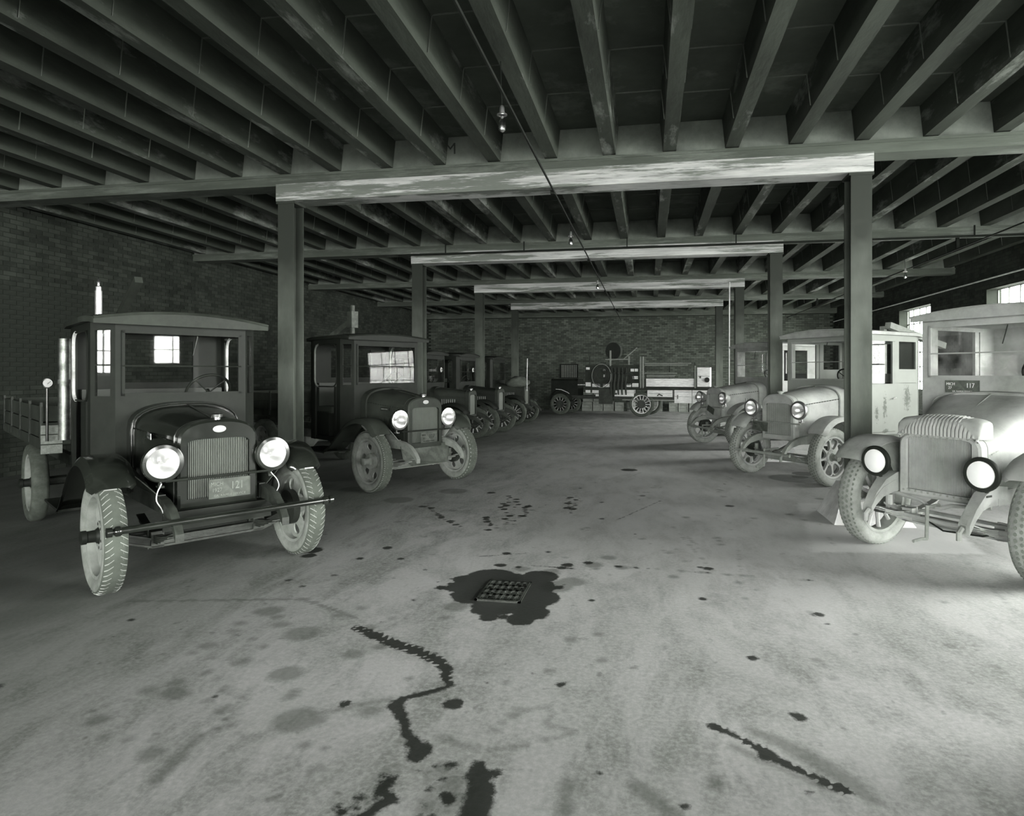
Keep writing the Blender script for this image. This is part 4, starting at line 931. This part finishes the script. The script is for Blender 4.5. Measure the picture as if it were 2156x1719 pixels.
for k in range(12):
    y = -.29+.58*k/11
    for z in (1.068, .59): rv.lathe([(.010,0),(.008,.008),(.001,.01)], (.218, y, z), 'x', 8)
rv.build('rivets', 'greyd', D_sh, 40)
horns(D, 'grey', False); crank(D, 'greyd', .36, .50, .26)
for s in (-1, 1): MB().loft([[(x, s*.40-w_, z-h), (x, s*.40+w_, z-h), (x, s*.40+w_, z+h), (x, s*.40-w_, z+h)] for x, z, w_, h in ((.05,.66,.04,.05),(.2,.68,.045,.05),(.36,.63,.045,.045),(.48,.53,.04,.04),(.56,.42,.035,.035))]).build('frame_horn', 'grey', D, 60)
MB().tube([(.20,-.40,.55),(.24,-.12,.52),(.26,-.05,.49),(.26,.05,.49),(.24,.12,.52),(.2,.40,.55)], .016, 8).build('front_cross_bar', 'grey', D, 40)
MB().tube([(.1,-.66,.36),(.12,0,.34),(.1,.66,.36)], .02, 8).build('drag_link', 'grey', D, 40)
MB().tube([(.12,-.2,.36),(.14,0,.28),(.13,.3,.30),(.1,.5,.38)], .008, 6).build('hose', 'black', D, 40)
plate(D, -.648, -.28, 1.475, .30, .115, [('MICH', .036, -.105, .022, .9), ('27', .036, -.11, -.014, .9), ('117', .062, .07, .008, .8), ('GR. RAPIDS SERVICE', .018, 0, -.046, 1.1)], pm='platelt', tm='rimlight')
bed(D, -2.15, -4.2, .82, 1.0, .3, 'wood', 2, 3)
MB().tube([(-.3,.60,.80),(.0,.62,1.02),(.05,.63,1.10)], .035, 10).lathe([(.05,0),(.05,.06)], (.05,.63,1.06), 'z', 12, caps=True).build('side_bracket', 'grey', D, 40)

# ------------------------------------------------------------------ old dark trucks with spoked wheels, far left
FT = [(.34,.70),(.24,.82),(.06,.90),(-.14,.90),(-.36,.80),(-.58,.64),(-.8,.50),(-1.0,.44)]
PT = dict(key='T1', loc=(-4.2,14.30), head=-3, R=.40, track=.70, tw=.10, wheel='wood12', tiremat='tiredark', rimmat='rimdark', tread=None,
    chmat='chassis', shell=(.27,1.20,.58), cowl=(.33,1.27,.62), cowlx=-.62, hoodmat='blackdusty', shellmat='blackdusty', gw=.21, gz=(.64,1.10), grille='bars', nb=24, capmat='dullnickel', pw=4,
    lamp=None, lr=.10, lampmat='blackdull', lamprim='blackdull', fend=FT, fy=(.56,.84), fendmat='blackdull', apronmat='blackdull', louvers=(7,-.15,-.45,.86,1.0), louvmat='spoke',
    cab=dict(mat='blackdull', xf=-.72, wf=.60, xc=-.78, wc=.66, xr=-1.7, zr=2.05, zb=.60, z0=1.36, z1=1.95, ww=.55, side='open', open=(-1.55,-.9,1.36,1.95), sill=1.36, visor=.08, rw=.70, crown=.05),
    label='old dark truck with spoked wheels just beyond the 107 truck')
for key, loc, hd, lab, over in (('T1', (-4.22,14.30), -3, PT['label'], {}),
        ('T2', (-3.98,16.18), -5, 'old dark truck with spoked wheels, second beyond the 107 truck', dict(hoodmat='blackdull')),
        ('T3', (-3.95,19.6), -6, 'old dark truck with spoked wheels deepest in the left row', dict(rimmat='blackdull'))):
    q = dict(PT); q['cab'] = dict(PT['cab']); q.update(key=key, loc=loc, head=hd, label=lab, **over); t_ = make_truck(q); bed(t_, -1.9, -4.4, .8, 1.0, .3, 'woodd', 2, 3)
    if key == 'T1': MB().tube([(-.76,.62,1.30),(-.76,.62,2.0)], .035, 8).build('windshield_post', 'tiredark', t_, 40)
    if key in ('T1', 'T2'):
        MB().lathe([(.001,.012),(.055,.01),(.06,-.01)], (-.66,.25,1.68), 'x', 20).build('mirror', 'rimlight', t_, 40); MB().box(-.648,-.64,.24,.26,1.62,1.74).box(-.648,-.64,.19,.31,1.67,1.69).build('mirror_cross', 'black', t_, 0)
    if key == 'T3':
        MB().tube([(.3,-.3,1.05),(.3,-.3,1.5),(.31,-.29,2.05)], .013, 8).build('marker_rod', 'rimlight', t_, 40)
        lump(t_, 'cover', 'canvas', (-.1,0,1.28), .34, .36, .22, 5)

# worn patches of paint on the light cab door
def worn(name, v, pv, spots):
    m = mat(name, v, .6, dust=.5, dustv=.2, scale=2.4, var=.08, dcon=(.62, .78)); nt = m.node_tree; N = nt.nodes; L = nt.links; p = N['Principled BSDF']
    tc = N.new('ShaderNodeTexCoord'); acc = None
    for (x, z, rx, rz) in spots:
        mp = N.new('ShaderNodeMapping'); mp.vector_type = 'TEXTURE'; mp.inputs['Location'].default_value = (x, .68, z); mp.inputs['Scale'].default_value = (rx, 1, rz); L.new(tc.outputs['Object'], mp.inputs[0])
        ln = N.new('ShaderNodeVectorMath'); ln.operation = 'LENGTH'; L.new(mp.outputs[0], ln.inputs[0])
        if acc is None: acc = ln.outputs['Value']
        else: q = N.new('ShaderNodeMath'); q.operation = 'MINIMUM'; L.new(acc, q.inputs[0]); L.new(ln.outputs['Value'], q.inputs[1]); acc = q.outputs[0]
    n = N.new('ShaderNodeTexNoise'); n.inputs['Scale'].default_value = 22; n.inputs['Detail'].default_value = 8; n.inputs['Roughness'].default_value = .8; L.new(tc.outputs['Object'], n.inputs[0])
    a = N.new('ShaderNodeMath'); a.operation = 'MULTIPLY_ADD'; a.inputs[1].default_value = -4; a.inputs[2].default_value = 2.85; L.new(n.outputs[0], a.inputs[0])
    b = N.new('ShaderNodeMath'); b.operation = 'ADD'; L.new(a.outputs[0], b.inputs[0]); L.new(acc, b.inputs[1])
    r = N.new('ShaderNodeMapRange'); r.inputs[1].default_value = 1.25; r.inputs[2].default_value = 1.6; r.inputs[3].default_value = .8; r.inputs[4].default_value = 0; L.new(b.outputs[0], r.inputs[0])
    mx = N.new('ShaderNodeMix'); mx.data_type = 'RGBA'; L.new(r.outputs[0], mx.inputs[0]); src = p.inputs['Base Color'].links[0].from_socket; L.new(src, mx.inputs[6]); mx.inputs[7].default_value = tint(pv); L.new(mx.outputs[2], p.inputs['Base Color'])
    return m
M['creamworn'] = worn('worn_cab_paint', .27, .08, [(-1.91,1.22,.11,.26),(-1.33,1.08,.07,.24),(-1.13,.98,.06,.16),(-1.35,.72,.1,.05)])
for o in [c for c in C_.children if c.name.split('.')[0] in ('door', 'cab')]: o.data.materials[0] = M['creamworn']

# ------------------------------------------------------------------ line construction truck standing across the far end
P_ = dict(loc=(-.26, 23.51), head=168)
Uv = thing(empty('utility_truck', (P_['loc'][0], P_['loc'][1], 0), math.radians(P_['head'])), 'utility truck with tool lockers and coiled cable across the far end of the garage', 'truck')
WU = make_wheel('wood14', .46, .12, 'tiredark', 'rimlight', None, None, 'blackdull'); put_wheels(Uv, WU, [(0,-.08), (0,-1.5)], .46)
WF = make_wheel('wood12', .41, .11, 'tiredark', 'rimdark', None, None, 'blackdull'); put_wheels(Uv, WF, [(3.16,-.08), (3.16,-1.4)], .41)
fr = MB()
for y in (-.42, -1.1): fr.box(-2.6, 4.2, y-.04, y+.04, .62, .74)
fr.box(4.1, 4.25, -1.2, -.3, .60, .72); fr.build('chassis_frame', 'chassis', Uv, 0)
MB().tube([(0,-.1,.46),(0,-1.5,.46)], .05, 10).build('rear_axle', 'chassis', Uv); MB().tube([(3.6,-.1,.41),(3.6,-1.4,.41)], .035, 10).build('front_axle', 'chassis', Uv)
MB().box(2.9, 4.2, -1.1, -.40, .74, 1.30).loft([[(x,-1.12,1.3),(x,-.38,1.3),(x,-.45,1.38),(x,-1.05,1.38)] for x in (2.9, 4.2)]).build('hood', 'blackdull', Uv, 0)
rd = MB().box(3.0, 3.9, -.72, -.66, 1.40, 1.96).build('radiator_frame', 'blackdull', Uv, 0)
one = None
for k in range(9):
    q = MB().box(3.06+.085*k, 3.10+.085*k, -.66, -.65, 1.43, 1.92).build('radiator_slat', 'wood', rd, 0)
for y in (-.08, -1.4):
    r0 = [(3.6+.56*math.cos(a), .41+.56*math.sin(a)) for a in np.linspace(.25, PI-.3, 12)]
    MB().loft([[(x,y-.14,z),(x,y+.14,z),(x,y+.14,z+.012),(x,y-.14,z+.012)] for x, z in r0]).build('fender', 'blackdull', Uv, 40)
MB().tube([(3.76,.07,.985),(3.5,.07,.97),(3.2,.07,.87),(3.11,.07,.82)], .012, 6).build('fender_edge', 'rimlight', Uv)
bo = MB().box(-2.6, 2.45, -1.6, .0, 1.0, 1.07).box(-2.6, -.2, -.02, .03, 1.02, 1.06).build('bed_floor', 'woodd', Uv, 0)
MB().box(.1, 2.42, -.10, -.06, 1.07, 1.9).build('rack_panel', 'woodd', Uv, 0)
for a, b, c_, d in ((2.22,2.38,1.73,1.82),(.30,.44,1.66,1.76),(.14,.27,1.66,1.76),(.14,.38,1.38,1.49),(.42,.67,1.09,1.21),(.12,.38,1.09,1.23),(2.17,2.4,1.10,1.25),(1.75,2.1,1.08,1.20),(1.32,1.62,1.08,1.2),(2.19,2.4,.86,.96),(1.8,2.1,.85,.96),(1.8,1.95,.73,.81),(.95,1.15,.86,.96),(.95,1.12,.74,.80),(1.5,1.62,1.68,1.76),(1.52,1.6,1.45,1.55)):
    MB().box(a, b, -.06, -.04, c_, d).build('rack_board', 'woodl', Uv, 0)
for x in (.62,.78,.94,1.10,1.24):   # gear hanging from the rack
    g_ = MB().tube([(x,-.0,1.80),(x-.03,.02,1.5),(x+.02,.03,1.15),(x,.0,.8)], [.03,.045,.05,.03], 8)
    for z in (1.3, 1.6): g_.lathe([(.03,-.03),(.07,-.01),(.07,.02),(.03,.04)], (x,.01,z), 'z', 10, caps=True)
    g_.build('hanging_gear', 'rope', Uv, 50)
def coil(x, z, r, y, n=5, name='cable_coil', m='rope', par=None):
    c_ = MB()
    for k in range(n): c_.tube([(x+(r-.035*k)*math.cos(a), y+.012*(k % 2), z+(r-.035*k)*1.05*math.sin(a)) for a in np.linspace(0, 2*PI, 26, endpoint=False)], .014, 5, cyc=True)
    return c_.build(name, m, Uv, 60)
coil(1.69, 1.54, .40, .02, 7); coil(1.66, 1.50, .42, .06, 1, 'cable_loop', 'greyd'); coil(.5, 1.4, .22, .04, 4)
rl = coil(1.29, 2.44, .36, -.5, 6, 'hose_reel', 'rimdark'); MB().lathe([(.001,-.05),(.32,-.05),(.32,.05),(.001,.05)], (1.29,-.45,2.44), 'y', 24).build('reel_flange', 'blackdull', Uv, 40)
MB().box(1.27,1.33,-.08,-.03,1.86,2.44).box(.49,.54,-.08,-.03,1.9,2.22).build('rack_post', 'wood', Uv, 0); MB().box(2.2,2.24,-.08,-.03,1.9,2.25).build('rack_post', 'woodd', Uv, 0)
MB().box(.48,1.52,-.07,-.04,2.09,2.13).build('rack_rail', 'wood', Uv, 0)
MB().tube([(.76,-.05,2.10),(.18,-.05,2.53)], .02, 8).build('brace_bar', 'wood', Uv)
MB().box(1.22,1.79,-.12,.02,.45,1.0).build('hanging_chest', 'rope', Uv, 0)
for a in (.03, -.07): MB().box(a-.03, a+.015, -.06, .0, 1.05, 2.2).build('stanchion', 'greyd', Uv, 0)
for x0_, x1_, z in ((-.13,-1.92,1.95),(-.13,-1.80,1.89),(-.13,-1.39,1.60),(-.2,-1.33,1.52),(-.2,-1.3,1.47)): MB().tube([(x0_,-.1,z),(x1_,-.1,z)], .017, 8).build('conduit_length', 'greyd', Uv)
for x in (-.16,-2.05,-1.1):  MB().box(x-.025, x+.025, -.16, -.12, 1.07, 1.98).build('stanchion', 'woodd', Uv, 0)
MB().box(-2.04,-.2,-.06,-.02,1.11,1.40).build('side_board', 'woodl', Uv, 0)
MB().box(-2.1,-2.06,-.06,.0,1.07,1.86).build('stanchion', 'greyd', Uv, 0)
bx = MB().box(-2.62,-2.16,-.4,.0,1.12,1.80).build('tool_box', 'woodl', Uv, 0); MB().box(-2.6,-2.18,-.0,.012,1.49,1.50).box(-2.3,-2.24,0,.02,1.42,1.5).build('hasp', 'chassis', bx, 0)
MB().lathe([(.001,0),(.09,0),(.09,.04),(.001,.04)], (-2.52,.01,1.36), 'y', 16).build('spare_lamp', 'black', Uv, 40)
for a, b in ((-1.31,-1.96),(-1.98,-2.60)):
    lk = MB().box(b, a, -.5, 0, .53, .99).build('locker', 'woodl', Uv, 0)
    MB().box(b+.01, a-.01, .0, .006, .755, .762).box(b+.01, a-.01, .0, .008, .925, .935).build('lid_seam', 'core', lk, 0); MB().tube([(a-.13,.01,.68),(a-.13,.02,.82)], .014, 6).build('latch', 'core', lk, 40)
sd = MB().box(-1.23,-.25,-.3,-.02,.74,.98).build('side_locker', 'woodl', Uv, 0); MB().box(-1.2,-.3,-.02,-.014,.865,.873).build('lid_seam', 'core', sd, 0)
MB().tube([(-.85,-.02,.78),(-.72,.03,.84),(-.65,-.02,.78)], .02, 8).build('grab_handle', 'chassis', sd, 40)
MB().box(.3,1.0,-.3,-.02,.74,.98).build('side_locker', 'woodl', Uv, 0)
MB().obox((-.42,-.02,.60),(1.2,0,0),(0,-.05,0),(0,0,.03)).build('spring', 'greyd', Uv, 0)
MB().box(-1.3,-.45,-.06,-.02,.60,.64).build('step_bar', 'greyd', Uv, 0)
MB().tube([(2.43,-.02,1.16),(2.75,-.02,1.16)], .018, 6).build('lever', 'rimlight', Uv)

for o_ in [q for q in Uv.children if not q.name.startswith('wheel')]:   # bring the body to the measured wheelbase
    for q in [o_]+list(o_.children):
        for v_ in q.data.vertices: v_.co.x = .908*v_.co.x-.009*v_.co.x**2
def crate(x, y, z, w_, d, h, rz, label, m='crate', name='crate'):
    r = thing(empty(name, (x, y, z), rz), label, 'crate', 'crates against the far brick wall'); n_ = 3
    for k in range(n_): MB().box(-w_/2, w_/2, -d/2, d/2, h*k/n_+.004, h*(k+1)/n_-.004).build('plank', m, r, 0)
    MB().box(-w_/2-.004, -w_/2+.03, -d/2-.012, -d/2, 0, h).box(w_/2-.03, w_/2+.004, -d/2-.012, -d/2, 0, h).build('cleat', m, r, 0)
CR = [(-2.55,0,.42,.38,'leftmost crate on the floor beneath the utility truck'),(-2.10,0,.40,.40,'second crate from left on the floor under the utility truck'),(-1.64,0,.42,.40,'third crate from left on the floor under the utility truck'),(-1.20,0,.36,.38,'crate on the floor just left of the round keg'),
      (.40,0,.36,.42,'crate on the floor just right of the pale rear wheel'),(1.02,0,.34,.38,'crate on the floor under the pale side locker'),(1.42,0,.38,.40,'crate on the floor left of the dusty grey truck'),(1.84,0,.36,.40,'rightmost crate seen behind the dusty grey truck wheel')]
for x, z, w_, h, lab in CR: crate(x, 27.05, z, w_, .34, h, random.uniform(-.04, .04), lab)
crate(-2.52, 27.06, .385, .42, .34, .42, .03, 'upper left crate stacked on two others under the utility truck'); crate(-2.06, 27.06, .405, .40, .34, .40, -.03, 'upper right crate stacked under the utility truck')
kg = thing(empty('keg', (-.72, 27.0, 0)), 'round dark keg on the floor left of the pale rear wheel', 'keg')
MB().lathe([(.001,0),(.16,0),(.19,.12),(.20,.24),(.19,.36),(.16,.48),(.001,.48)], axis='z', n=20).build('barrel', 'crate', kg, 40)
for z in (.08,.4): MB().lathe([(.185,z),(.19,z+.03)], axis='z', n=20).build('hoop', 'chassis', kg, 40)
